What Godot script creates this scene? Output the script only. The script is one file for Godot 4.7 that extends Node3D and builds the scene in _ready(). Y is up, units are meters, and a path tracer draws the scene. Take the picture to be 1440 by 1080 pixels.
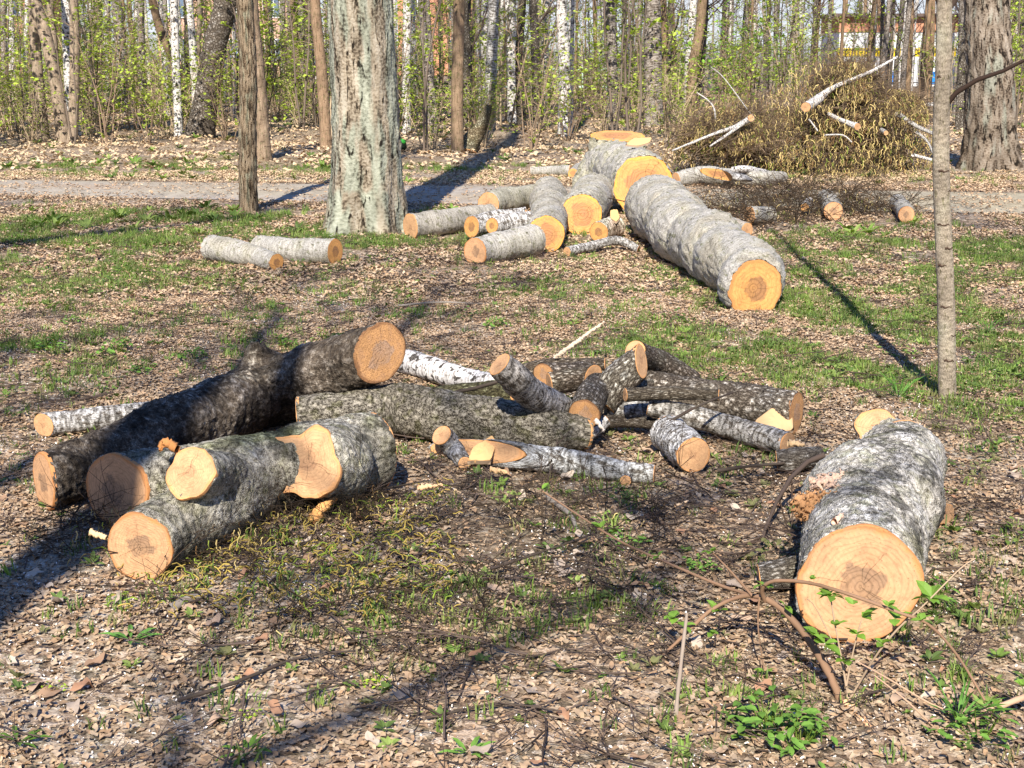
extends Node3D

const F := 1900.0        # focal length in pixels of the 1440 x 1080 photograph
const EYE := 1.6
const HORIZON := 75.0
var pitch := atan((540.0 - HORIZON) / F)
var rng := RandomNumberGenerator.new()
var nz := FastNoiseLite.new()      # smooth noise
var nf := FastNoiseLite.new()      # fractal noise
var mats := {}
var blobs: Array = []
var used := {}

# ------------------------------------------------------------------ helpers
class Buf:
	var v := PackedVector3Array()
	var uv := PackedVector2Array()
	var c := PackedColorArray()
	var i := PackedInt32Array()
	func mesh(smooth := true) -> ArrayMesh:
		var a := []
		a.resize(Mesh.ARRAY_MAX)
		a[Mesh.ARRAY_VERTEX] = v
		if uv.size() == v.size() and uv.size() > 0:
			a[Mesh.ARRAY_TEX_UV] = uv
		if c.size() == v.size() and c.size() > 0:
			a[Mesh.ARRAY_COLOR] = c
		a[Mesh.ARRAY_INDEX] = i
		if smooth:
			var nn := PackedVector3Array()
			nn.resize(v.size())
			# normals are shared by vertices at one place (the seam of a tube)
			for t in range(0, i.size(), 3):
				var p0 := v[i[t]]
				var n := (v[i[t + 2]] - p0).cross(v[i[t + 1]] - p0)
				nn[i[t]] += n
				nn[i[t + 1]] += n
				nn[i[t + 2]] += n
			for s in seams:
				var q: Vector3 = nn[s.x] + nn[s.y]
				nn[s.x] = q
				nn[s.y] = q
			for k in nn.size():
				nn[k] = nn[k].normalized() if nn[k].length_squared() > 1e-20 else Vector3.UP
			a[Mesh.ARRAY_NORMAL] = nn
		var m := ArrayMesh.new()
		m.add_surface_from_arrays(Mesh.PRIMITIVE_TRIANGLES, a)
		return m
	var seams: Array[Vector2i] = []
	func quad(p: int, q: int, r: int, s: int) -> void:
		i.append_array([p, q, r, p, r, s])
	func tri(p: int, q: int, r: int) -> void:
		i.append_array([p, q, r])

func rf(a: float, b: float) -> float:
	return rng.randf_range(a, b)

func numbered(n: String) -> String:
	if not used.has(n):
		used[n] = 0
		return n
	used[n] += 1
	return "%s_%03d" % [n, used[n]]

func ray(px: float, py: float) -> Vector3:
	return Vector3((px - 720.0) / F, -(py - 540.0) / F, -1.0).rotated(Vector3.RIGHT, -pitch)

func gp(px: float, py: float, h := 0.0) -> Vector3:      # where a sight line meets the height h
	var r := ray(px, py)
	return Vector3(0, EYE, 0) + r * ((h - EYE) / r.y)

func pz(px: float, py: float, d: float) -> Vector3:      # the point of a sight line at a distance
	var r := ray(px, py)
	return Vector3(0, EYE, 0) + r * (d / -r.z)

func at_h(px: float, h: float, d: float) -> Vector3:
	return Vector3((px - 720.0) / F * (d * cos(pitch) + (EYE - h) * sin(pitch)), h, -d)

func rpx(w: float, p: Vector3) -> float:                 # half of a width in pixels, in metres, at p
	var depth := -p.z * cos(pitch) + (EYE - p.y) * sin(pitch)
	return w * 0.5 * depth / F

func tag(o: Node, label: String, category := "", group := "", kind := "") -> Node:
	if label: o.set_meta("label", label)
	if category: o.set_meta("category", category)
	if group: o.set_meta("group", group)
	if kind: o.set_meta("kind", kind)
	return o

func thing(called: String, label: String, category: String, at: Vector3, group := "") -> Node3D:
	var o := Node3D.new()
	o.name = numbered(called)
	o.position = at
	add_child(o, true)
	tag(o, label, category, group)
	return o

func part(called: String, m: Mesh, material: Material, parent: Node, at := Vector3.ZERO) -> MeshInstance3D:
	var o := MeshInstance3D.new()
	o.name = numbered(called) if parent == self else called
	o.mesh = m
	o.material_override = material
	o.position = at
	parent.add_child(o, true)
	return o

func swarm(called: String, m: Mesh, material: Material, where: Array[Transform3D], tint: PackedColorArray, parent: Node, label := "", category := "") -> MultiMeshInstance3D:
	var mm := MultiMesh.new()
	mm.transform_format = MultiMesh.TRANSFORM_3D
	mm.use_colors = true
	mm.mesh = m
	mm.instance_count = where.size()
	for k in where.size():
		mm.set_instance_transform(k, where[k])
		mm.set_instance_color(k, tint[k])
	var o := MultiMeshInstance3D.new()
	o.name = numbered(called) if parent == self else called
	o.multimesh = mm
	o.material_override = material
	parent.add_child(o, true)
	tag(o, label, category, "", "stuff")
	return o

func pathmask(x: float, z: float) -> float:              # 1 on the path
	var za := -16.75 + 0.13 * x
	var zb := -14.7 + 0.165 * x
	return smoothstep(za - 0.25, za + 0.1, z) * (1.0 - smoothstep(zb - 0.1, zb + 0.25, z))

func gh(x: float, z: float) -> float:
	var near := 1.0 - smoothstep(9.0, 14.5, -z)
	var far := smoothstep(18.5, 26.0, -z)
	return nz.get_noise_2d(x * 60.0, z * 60.0) * 0.022 * near + nz.get_noise_2d(x * 14.0 + 90.0, z * 14.0) * (0.03 * near + 0.13 * far)

func green(x: float, z: float) -> float:
	var g := 0.0
	for b in blobs:
		var dx: float = (x - b[0]) / b[2]
		var dz: float = (z - b[1]) / b[3]
		var q := dx * dx + dz * dz
		if q < 5.0:
			g += b[4] * exp(-q)
	var n := nz.get_noise_2d(x * 45.0 + 300.0, z * 45.0)
	return clampf(g * (0.6 + 1.7 * n) + 0.08 * n, 0.0, 1.0)

# ------------------------------------------------------------------ textures
func layer(w: int, h: int, type: int, freq: float, oct: int, sd: int, sx := 1, sy := 1, cell := -1) -> PackedByteArray:
	var n := FastNoiseLite.new()
	n.seed = sd
	n.noise_type = type
	n.frequency = freq
	n.fractal_type = FastNoiseLite.FRACTAL_FBM if oct > 1 else FastNoiseLite.FRACTAL_NONE
	n.fractal_octaves = oct
	if cell == -2:
		n.fractal_type = FastNoiseLite.FRACTAL_RIDGED
	if cell >= 0:
		n.cellular_return_type = cell
		n.cellular_jitter = 1.0
		n.domain_warp_enabled = true
		n.domain_warp_amplitude = 18.0
		n.domain_warp_frequency = 0.02
	var im := n.get_seamless_image(w / sx, h / sy)
	im.convert(Image.FORMAT_L8)
	if sx > 1 or sy > 1:
		im.resize(w, h, Image.INTERPOLATE_CUBIC)
	return im.get_data()

func pic(w: int, h: int, rgb: PackedByteArray) -> ImageTexture:
	return ImageTexture.create_from_image(Image.create_from_data(w, h, false, Image.FORMAT_RGB8, rgb))

func pic1(w: int, h: int, l: PackedByteArray) -> ImageTexture:
	return ImageTexture.create_from_image(Image.create_from_data(w, h, false, Image.FORMAT_L8, l))

func s8(c: float) -> int:      # linear to an sRGB byte
	c = clampf(c, 0.0, 1.0)
	return int(255.0 * (12.92 * c if c < 0.0031 else 1.055 * pow(c, 0.41667) - 0.055))

# ramp of 256 sRGB colours between stops [position, linear colour]
func ramp(stops: Array) -> PackedByteArray:
	var out := PackedByteArray()
	out.resize(768)
	for k in 256:
		var t := k / 255.0
		var c: Color = stops[0][1]
		for s in stops.size() - 1:
			if t >= stops[s][0]:
				c = (stops[s][1] as Color).lerp(stops[s + 1][1], clampf((t - stops[s][0]) / (stops[s + 1][0] - stops[s][0]), 0, 1))
		out[k * 3] = s8(c.r)
		out[k * 3 + 1] = s8(c.g)
		out[k * 3 + 2] = s8(c.b)
	return out

# bark: tone from a mix of layers, a second ramp where the patch layer passes a threshold
func bark_texture(w: int, tone: Array, weights: Array, ramp_a: PackedByteArray, ramp_b: PackedByteArray, patch: PackedByteArray, cut: int, soft: int, dark: PackedByteArray, dark_cut: int) -> Array:
	var n := w * w
	var rgb := PackedByteArray()
	var hgt := PackedByteArray()
	rgb.resize(n * 3)
	hgt.resize(n)
	var l0: PackedByteArray = tone[0]
	var l1: PackedByteArray = tone[1]
	var l2: PackedByteArray = tone[2]
	var w0: float = weights[0]
	var w1: float = weights[1]
	var w2: float = weights[2]
	var gain: float = weights[3]
	var bias: float = weights[4]
	var mean := 0.0
	for k in range(0, n, 101):
		mean += l0[k] * w0 + l1[k] * w1 + l2[k] * w2
	mean /= ceilf(n / 101.0)
	for k in n:
		var t := (l0[k] * w0 + l1[k] * w1 + l2[k] * w2 - mean) * gain + 128.0 + bias
		if dark[k] > dark_cut:
			t -= (dark[k] - dark_cut) * 5.0
		var q := clampi(int(t), 0, 255)
		hgt[k] = q
		var m := clampi((patch[k] - cut) * 255 / soft, 0, 255)
		var j := q * 3
		rgb[k * 3] = (ramp_a[j] * (255 - m) + ramp_b[j] * m) / 255
		rgb[k * 3 + 1] = (ramp_a[j + 1] * (255 - m) + ramp_b[j + 1] * m) / 255
		rgb[k * 3 + 2] = (ramp_a[j + 2] * (255 - m) + ramp_b[j + 2] * m) / 255
	return [pic(w, w, rgb), pic1(w, w, hgt)]

func bark_material(t: Array, relief: float, tint := Color.WHITE, tri := 0.0, rough := 0.95) -> StandardMaterial3D:
	var m := StandardMaterial3D.new()
	m.albedo_texture = t[0]
	m.albedo_color = tint.linear_to_srgb()
	m.vertex_color_use_as_albedo = true
	m.roughness = rough
	m.metallic_specular = 0.25
	m.heightmap_enabled = true
	m.heightmap_texture = t[1]
	m.heightmap_scale = relief
	m.texture_filter = BaseMaterial3D.TEXTURE_FILTER_LINEAR_WITH_MIPMAPS
	if tri > 0.0:
		m.uv1_triplanar = true
		m.uv1_scale = Vector3.ONE / tri
	return m

func plain(c: Color, rough := 0.9, vc := false) -> StandardMaterial3D:
	var m := StandardMaterial3D.new()
	m.albedo_color = c.linear_to_srgb()
	m.roughness = rough
	m.metallic_specular = 0.2
	m.vertex_color_use_as_albedo = vc
	return m

# a sawn face: rings, drying cracks, saw marks, stains, heart
func wood_face(sd: int, pale: Color, heart: Color, hr: float, star: float, rim: Color, speck: float, ringk: float) -> Array:
	var w := 384
	var rgb := PackedByteArray()
	var hg := PackedByteArray()
	rgb.resize(w * w * 3)
	hg.resize(w * w)
	var n := FastNoiseLite.new()
	n.seed = sd
	n.frequency = 0.01
	n.fractal_octaves = 4
	var g := RandomNumberGenerator.new()
	g.seed = sd * 31
	var cx := 0.5 + g.randf_range(-0.06, 0.06)
	var cy := 0.5 + g.randf_range(-0.06, 0.06)
	var cracks := []
	for q in 7:
		cracks.append([g.randf() * TAU, g.randf_range(0.0, 0.25), g.randf_range(0.35, 0.95), g.randf_range(0.004, 0.010)])
	var k := 0
	for y in w:
		for x in w:
			var u := (x + 0.5) / w
			var v := (y + 0.5) / w
			var dx := (u - cx) * 2.0
			var dy := (v - cy) * 2.0
			var r := sqrt(dx * dx + dy * dy)
			var edge := sqrt((u - 0.5) * (u - 0.5) + (v - 0.5) * (v - 0.5)) * 2.0
			var a := n.get_noise_2d(x * 0.6, y * 0.6)
			var b := n.get_noise_2d(x * 3.0 + 700.0, y * 3.0)
			var inv := 45.0 / maxf(r, 0.02)
			var ray_n := n.get_noise_2d(dx * inv, dy * inv + 300.0)
			var ph := (r + 0.10 * a + 0.012 * b) * ringk
			var ring := pow(sin(ph + 1.5 * sin(ph * 0.23)) * 0.5 + 0.5, 4.0)
			var ring2 := sin(ph * 3.3) * 0.5 + 0.5
			var hm := hr * (1.0 + star * (ray_n * 0.7 + 1.3 * a + 0.5 * b))
			var inside := 1.0 - smoothstep(hm - 0.10, hm + 0.03, r)
			var rimline := inside * smoothstep(hm - 0.16, hm - 0.02, r)
			var saw := sin((v + 0.22 * u * u + 0.02 * a) * 170.0) * (0.5 + b)
			var c := pale.lerp(heart, inside * clampf(0.72 + 0.6 * a + 0.4 * rimline + 0.3 * b, 0.35, 1.0))
			var stain := smoothstep(0.05, 0.45, n.get_noise_2d(x * 1.3 + 2000.0, y * 1.3))
			c = c.lerp(Color(heart.r * 1.15, heart.g * 1.05, heart.b), stain * 0.28)
			var q := 1.0 - (0.16 + 0.12 * inside) * ring - 0.05 * ring2 + 0.16 * a + 0.16 * b + 0.05 * saw + 0.12 * ray_n
			for cr in cracks:
				if r > cr[1] and r < cr[2]:
					var da := absf(wrapf(atan2(dy, dx) - cr[0] - 0.25 * a, -PI, PI)) * r
					if da < cr[3]:
						q *= 0.55
			var sp := n.get_noise_2d(x * 9.0, y * 9.0 + 911.0)
			if sp > 0.50 - speck * 0.5:
				q *= 0.6
			c = c.lerp(rim, smoothstep(0.86, 0.98, edge + 0.10 * a + 0.05 * b) * 0.85)
			rgb[k * 3] = s8(c.r * q)
			rgb[k * 3 + 1] = s8(c.g * q)
			rgb[k * 3 + 2] = s8(c.b * q)
			hg[k] = clampi(int(128 + 30 * saw + 70 * b - 40 * ring), 0, 255)
			k += 1
	return [pic(w, w, rgb), pic1(w, w, hg)]

func make_textures() -> void:
	var W := 1024
	var S := FastNoiseLite.TYPE_SIMPLEX_SMOOTH
	var C := FastNoiseLite.TYPE_CELLULAR
	var crack := layer(W, W, C, 0.022, 1, 5, 1, 1, FastNoiseLite.RETURN_DISTANCE2_SUB)
	var crack_v := layer(W, W, C, 0.017, 1, 8, 1, 3, FastNoiseLite.RETURN_DISTANCE2_SUB)
	var fine := layer(W, W, S, 0.05, 4, 11)
	var speck := layer(W, W, S, 0.16, 2, 13)
	var coarse := layer(W, W, S, 0.006, 4, 17)
	var across := layer(W, W, S, 0.035, 3, 19, 8, 1)
	var along := layer(W, W, S, 0.03, 4, 23, 1, 8)
	var ridge := layer(W, W, S, 0.012, 4, 53, 1, 1, -2)
	var patch := layer(W, W, S, 0.010, 4, 29)
	# old grey bark of the felled trunks: fine dark cracks, pale specks of lichen
	var ra := ramp([[0.0, Color(0.02, 0.018, 0.015)], [0.3, Color(0.10, 0.09, 0.078)], [0.5, Color(0.31, 0.295, 0.265)], [0.75, Color(0.52, 0.50, 0.46)], [1.0, Color(0.74, 0.72, 0.68)]])
	var rb := ramp([[0.0, Color(0.02, 0.02, 0.012)], [0.4, Color(0.11, 0.105, 0.07)], [0.7, Color(0.26, 0.26, 0.17)], [1.0, Color(0.5, 0.5, 0.4)]])
	mats.t_grey = bark_texture(W, [crack, fine, speck], [0.26, 0.32, 0.42, 3.0, 22.0], ra, rb, patch, 140, 60, ridge, 214)
	var rp := ramp([[0.0, Color(0.10, 0.09, 0.075)], [0.3, Color(0.24, 0.225, 0.195)], [0.55, Color(0.38, 0.36, 0.32)], [1.0, Color(0.58, 0.56, 0.51)]])
	mats.t_pale = bark_texture(W, [across, fine, speck], [0.30, 0.38, 0.32, 1.7, 8.0], rp, rb, patch, 165, 60, ridge, 232)
	# rough dark bark
	var rc := ramp([[0.0, Color(0.012, 0.01, 0.008)], [0.4, Color(0.075, 0.062, 0.05)], [0.7, Color(0.17, 0.148, 0.12)], [0.9, Color(0.33, 0.30, 0.26)], [1.0, Color(0.6, 0.58, 0.54)]])
	var rd := ramp([[0.0, Color(0.02, 0.018, 0.015)], [0.4, Color(0.15, 0.14, 0.125)], [0.7, Color(0.36, 0.345, 0.32)], [1.0, Color(0.72, 0.70, 0.67)]])
	mats.t_dark = bark_texture(W, [crack, fine, speck], [0.32, 0.34, 0.34, 2.4, 4.0], rc, rd, patch, 165, 40, ridge, 210)
	# white birch bark with dark cross marks and black rough patches
	var re := ramp([[0.0, Color(0.025, 0.02, 0.018)], [0.35, Color(0.20, 0.18, 0.16)], [0.5, Color(0.50, 0.47, 0.44)], [0.75, Color(0.68, 0.66, 0.63)], [1.0, Color(0.80, 0.79, 0.77)]])
	var rg := ramp([[0.0, Color(0.012, 0.01, 0.009)], [0.5, Color(0.05, 0.043, 0.036)], [0.8, Color(0.13, 0.115, 0.10)], [1.0, Color(0.3, 0.28, 0.26)]])
	var patch_b := layer(W, W, S, 0.013, 4, 31, 2, 1)
	mats.t_birch = bark_texture(W, [across, fine, speck], [0.52, 0.30, 0.18, 1.5, 36.0], re, rg, patch_b, 158, 22, across, 178)
	# birch logs on the ground: white, lichen, more dark
	var rh := ramp([[0.0, Color(0.02, 0.018, 0.016)], [0.35, Color(0.15, 0.14, 0.125)], [0.55, Color(0.40, 0.385, 0.36)], [0.8, Color(0.62, 0.61, 0.59)], [1.0, Color(0.8, 0.79, 0.77)]])
	mats.t_birchlog = bark_texture(W, [across, fine, speck], [0.36, 0.32, 0.32, 2.4, 14.0], rh, rc, patch, 140, 60, crack, 240)
	# smooth grey-brown bark of the young woodland
	var ri := ramp([[0.0, Color(0.10, 0.075, 0.055)], [0.4, Color(0.27, 0.205, 0.15)], [0.7, Color(0.38, 0.30, 0.225)], [1.0, Color(0.52, 0.44, 0.35)]])
	var rj := ramp([[0.0, Color(0.07, 0.06, 0.04)], [0.5, Color(0.20, 0.175, 0.11)], [1.0, Color(0.40, 0.37, 0.26)]])
	mats.t_tan = bark_texture(W, [along, fine, speck], [0.45, 0.35, 0.20, 1.6, 0.0], ri, rj, patch, 150, 60, across, 196)
	# thick plated bark of the two old trees, with grey-green lichen
	var ridge_v := layer(W, W, S, 0.012, 4, 47, 1, 5, -2)
	var along2 := layer(W, W, S, 0.022, 5, 43, 1, 6)
	var rk := ramp([[0.0, Color(0.025, 0.02, 0.016)], [0.3, Color(0.15, 0.115, 0.09)], [0.5, Color(0.33, 0.27, 0.22)], [0.8, Color(0.45, 0.385, 0.335)], [1.0, Color(0.52, 0.46, 0.41)]])
	var rl := ramp([[0.0, Color(0.025, 0.022, 0.018)], [0.3, Color(0.17, 0.17, 0.145)], [0.5, Color(0.335, 0.345, 0.30)], [0.8, Color(0.44, 0.45, 0.40)], [1.0, Color(0.50, 0.51, 0.46)]])
	var patch_v := layer(W, W, S, 0.009, 4, 37, 1, 5)
	mats.t_plate = bark_texture(W, [along2, fine, crack_v], [0.36, 0.40, 0.24, 2.0, 16.0], rk, rl, patch_v, 104, 50, ridge_v, 196)
	mats.t_plate_brown = bark_texture(W, [along2, fine, crack_v], [0.42, 0.34, 0.24, 2.0, 6.0], rk, rl, patch_v, 150, 60, ridge_v, 190)
	# the soil: crumbs of leaf, bark and sawdust
	var rm := ramp([[0.0, Color(0.035, 0.024, 0.017)], [0.3, Color(0.17, 0.122, 0.086)], [0.5, Color(0.31, 0.235, 0.17)], [0.8, Color(0.50, 0.41, 0.32)], [1.0, Color(0.72, 0.65, 0.56)]])
	var rn := ramp([[0.0, Color(0.03, 0.025, 0.018)], [0.5, Color(0.22, 0.18, 0.13)], [1.0, Color(0.58, 0.52, 0.44)]])
	var cells := layer(W, W, C, 0.05, 1, 41, 1, 1, FastNoiseLite.RETURN_CELL_VALUE)
	mats.t_soil = bark_texture(W, [cells, fine, speck], [0.40, 0.35, 0.25, 1.5, -6.0], rm, rn, patch, 120, 60, coarse, 252)
	var ro := ramp([[0.0, Color(0.20, 0.17, 0.145)], [0.5, Color(0.33, 0.29, 0.26)], [1.0, Color(0.46, 0.42, 0.38)]])
	mats.t_path = bark_texture(W, [coarse, fine, speck], [0.35, 0.35, 0.3, 1.4, 0.0], ro, ro, patch, 120, 60, coarse, 252)
	# sawn faces
	mats.t_face_cream = wood_face(3, Color(0.52, 0.305, 0.165), Color(0.27, 0.17, 0.105), 0.36, 0.5, Color(0.46, 0.20, 0.07), 0.0, 75.0)
	mats.t_face_plain = wood_face(4, Color(0.53, 0.315, 0.165), Color(0.40, 0.23, 0.125), 0.25, 0.5, Color(0.6, 0.30, 0.12), 0.0, 70.0)
	mats.t_face_old = wood_face(6, Color(0.48, 0.26, 0.115), Color(0.36, 0.23, 0.15), 0.45, 0.4, Color(0.20, 0.10, 0.05), 0.55, 80.0)
	mats.t_face_yellow = wood_face(8, Color(0.60, 0.325, 0.12), Color(0.42, 0.205, 0.10), 0.6, 0.3, Color(0.72, 0.36, 0.08), 0.0, 60.0)
	mats.t_face_ring = wood_face(9, Color(0.62, 0.32, 0.11), Color(0.30, 0.16, 0.075), 0.44, 0.3, Color(0.40, 0.19, 0.07), 0.1, 46.0)
	for k in ["cream", "plain", "old", "yellow", "ring"]:
		var m := bark_material(mats["t_face_" + k], 0.12)
		m.roughness = 0.8
		mats["face_" + k] = m
	mats.pale = bark_material(mats.t_pale, 0.5)
	mats.grey = bark_material(mats.t_grey, 0.45)
	mats.grey3 = bark_material(mats.t_grey, 0.5, Color.WHITE, 0.85)
	mats.dark = bark_material(mats.t_dark, 0.55)
	mats.dark3 = bark_material(mats.t_dark, 0.6, Color.WHITE, 0.85)
	mats.birch = bark_material(mats.t_birch, 0.25)
	mats.birchlog = bark_material(mats.t_birchlog, 0.4)
	mats.tan = bark_material(mats.t_tan, 0.35)
	mats.plate = bark_material(mats.t_plate, 0.9)
	mats.plate_brown = bark_material(mats.t_plate_brown, 0.9)
	mats.soil = bark_material(mats.t_soil, 0.7)
	mats.path = bark_material(mats.t_path, 0.3)
	mats.twig = plain(Color(0.075, 0.055, 0.045), 0.85, true)
	mats.litter = plain(Color(1, 1, 1), 0.85, true)
	mats.litter.backlight_enabled = true
	mats.litter.backlight = Color(0.25, 0.22, 0.18)
	mats.leaf = plain(Color(1, 1, 1), 0.55, true)
	mats.leaf.metallic_specular = 0.4
	mats.leaf.backlight_enabled = true
	mats.leaf.backlight = Color(0.8, 0.85, 0.3)
	mats.stem = plain(Color(0.28, 0.16, 0.09), 0.7, true)
	var ck := Buf.new()
	thin(ck, [Vector3(0, 0, 0), Vector3(0.015, 0.006, 0.004), Vector3(0.032, 0.004, -0.003), Vector3(0.045, -0.004, 0.004)], 0.003, 0.0018, 4)
	mats.catkin_mesh = ck.mesh()
	mats.splinter = plain(Color(0.80, 0.50, 0.24), 0.85, true)

# ------------------------------------------------------------------ shapes
func smooth_path(P: Array, R: Array, step: float) -> Array:
	var op := PackedVector3Array()
	var orr := PackedFloat32Array()
	for k in P.size() - 1:
		var a: Vector3 = P[maxi(k - 1, 0)]
		var b: Vector3 = P[k]
		var c: Vector3 = P[k + 1]
		var d: Vector3 = P[mini(k + 2, P.size() - 1)]
		var n := maxi(1, int(ceil(b.distance_to(c) / step)))
		for j in n:
			var t := float(j) / n
			op.append(b.cubic_interpolate(c, a, d, t))
			orr.append(lerpf(R[k], R[k + 1], t))
	op.append(P[-1])
	orr.append(R[-1])
	return [op, orr]

# a tube along P with radii R; o: amp, fq, tile, n0, n1 (cut planes), flare, lobes, tip, cfn
func tube(b: Buf, P: PackedVector3Array, R: PackedFloat32Array, seg: int, o := {}) -> Array:
	var amp: float = o.get("amp", 0.0)
	var fq: float = o.get("fq", 20.0)
	var fy: float = o.get("fy", 1.0)
	var tile: float = o.get("tile", 0.4)
	var off: float = o.get("off", 0.0)
	var flare: float = o.get("flare", 0.0)
	var lobes: float = o.get("lobes", 5.0)
	var tint: Color = o.get("tint", Color.WHITE)
	var vary: float = o.get("vary", 0.0)
	var n := P.size()
	var t := (P[1] - P[0]).normalized()
	var u := t.cross(Vector3.UP if absf(t.y) < 0.9 else Vector3.RIGHT).normalized()
	var start := b.v.size()
	var mid: float = R[n / 2]
	var rep := maxf(1.0, roundf(TAU * mid / tile))
	var run := 0.0
	for k in n:
		var t2 := (P[mini(k + 1, n - 1)] - P[maxi(k - 1, 0)]).normalized()
		u = (u - t2 * u.dot(t2)).normalized()
		var w := t2.cross(u)
		if k > 0:
			run += P[k].distance_to(P[k - 1])
		for s in seg + 1:
			var th := TAU * (s % seg) / seg
			var dir := u * cos(th) + w * sin(th)
			var r := R[k]
			if flare > 0.0:
				r *= 1.0 + flare * exp(-run / (R[0] * 1.1)) * (0.7 + 0.5 * sin(th * lobes + off) + 0.3 * sin(th * (lobes - 2.0) + off * 2.0))
			var p := P[k] + dir * r
			if amp > 0.0:
				p += dir * (nf.get_noise_3d(p.x * fq + off * 37.0, p.y * fq * fy, p.z * fq) * amp)
			for e in 2:
				var key := "n0" if e == 0 else "n1"
				if o.has(key):
					var cn: Vector3 = o[key]
					var ax := -t2 if e == 0 else t2
					var dd := (p - P[0 if e == 0 else n - 1]).dot(cn)
					if dd > 0.0 or k == (0 if e == 0 else n - 1):
						p -= ax * clampf(dd / maxf(ax.dot(cn), 0.2), -0.4, 0.4)
			b.v.append(p)
			b.uv.append(Vector2(rep * s / seg + off * 0.37, run / tile + off * 0.61))
			var cc := tint
			if vary > 0.0:
				var q := 1.0 + vary * nz.get_noise_3d(p.x * 160.0, p.y * 160.0, p.z * 160.0)
				cc = Color(tint.r * q, tint.g * q, tint.b * q)
			b.c.append(cc)
		var row := start + k * (seg + 1)
		b.seams.append(Vector2i(row, row + seg))
		if k > 0:
			for s in seg:
				b.quad(row - seg - 1 + s, row - seg + s, row + s + 1, row + s)
	var e0 := PackedVector3Array()
	var e1 := PackedVector3Array()
	for s in seg:
		e0.append(b.v[start + s])
		e1.append(b.v[start + (n - 1) * (seg + 1) + s])
	return [e0, e1]

func thin(b: Buf, P: Array, r0: float, r1: float, seg := 5, tint := Color.WHITE) -> void:
	var n := P.size()
	var t: Vector3 = (P[1] - P[0]).normalized()
	var u := t.cross(Vector3.UP if absf(t.y) < 0.9 else Vector3.RIGHT).normalized()
	var start := b.v.size()
	for k in n:
		var t2: Vector3 = (P[mini(k + 1, n - 1)] - P[maxi(k - 1, 0)]).normalized()
		u = (u - t2 * u.dot(t2)).normalized()
		var w := t2.cross(u)
		var r := lerpf(r0, r1, float(k) / (n - 1))
		for s in seg:
			var th := TAU * s / seg
			b.v.append(P[k] + (u * cos(th) + w * sin(th)) * r)
			b.uv.append(Vector2(float(s) / seg, k * 0.3))
			b.c.append(tint)
		if k > 0:
			var row := start + k * seg
			for s in seg:
				var s2 := (s + 1) % seg
				b.quad(row - seg + s, row - seg + s2, row + s2, row + s)

# a sawn face inside the outline E, looking along n
func face_mesh(E0: PackedVector3Array, n: Vector3, spin: float, rough := 0.0015, lift := 0.002) -> ArrayMesh:
	var b := Buf.new()
	var E := PackedVector3Array()
	var m := E0.size()
	for s in m:
		E.append(E0[s] * 0.4 + (E0[(s + 1) % m] + E0[(s + m - 1) % m]) * 0.3)
	var c := Vector3.ZERO
	for p in E:
		c += p
	c /= E.size()
	var seg := E.size()
	var rings := [0.25, 0.45, 0.62, 0.77, 0.89, 0.965, 0.988, 0.99]
	b.v.append(c + n * lift)
	b.uv.append(Vector2(0.5, 0.5))
	b.c.append(Color.WHITE)
	for j in rings.size():
		var f: float = rings[j]
		for s in seg:
			var p := c.lerp(E[s], f)
			var up := lift + nf.get_noise_3d(p.x * 70.0, p.y * 70.0, p.z * 70.0) * rough
			if j == 6: up -= 0.001
			if j == 7: up = -0.012
			b.v.append(p + n * up)
			var th := TAU * s / seg + spin
			b.uv.append(Vector2(0.5 + 0.5 * f * cos(th), 0.5 + 0.5 * f * sin(th)))
			b.c.append(Color.WHITE)
		for s in seg:
			var s2 := (s + 1) % seg
			if j == 0:
				b.tri(0, 1 + s, 1 + s2)
			else:
				var q := 1 + j * seg
				b.quad(q - seg + s, q + s, q + s2, q - seg + s2)
	# turn the windings to look along n
	var nn := (b.v[2] - b.v[0]).cross(b.v[1] - b.v[0])
	if nn.dot(n) < 0.0:
		for k in range(0, b.i.size(), 3):
			var q := b.i[k + 1]
			b.i[k + 1] = b.i[k + 2]
			b.i[k + 2] = q
	return b.mesh()

# points: [px, py, width in px, height of the middle (or -1: lies on the ground)]
func log_points(pts: Array) -> Array:
	var P := []
	var R := []
	for q in pts:
		var h: float = q[3]
		var p: Vector3
		if h < 0.0:
			var r := 0.1
			for k in 5:
				p = gp(q[0], q[1], r * 0.96)
				r = rpx(q[2], p)
		else:
			p = gp(q[0], q[1], h)
		P.append(p)
		R.append(rpx(q[2], p))
	return [P, R]

# o: bark, f0, f1 (materials of the faces or ""), n0, n1, amp, tint, group
func make_log(called: String, label: String, pts: Array, o := {}) -> Node3D:
	var PR := log_points(pts)
	return log_from(called, label, PR[0], PR[1], o)

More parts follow.
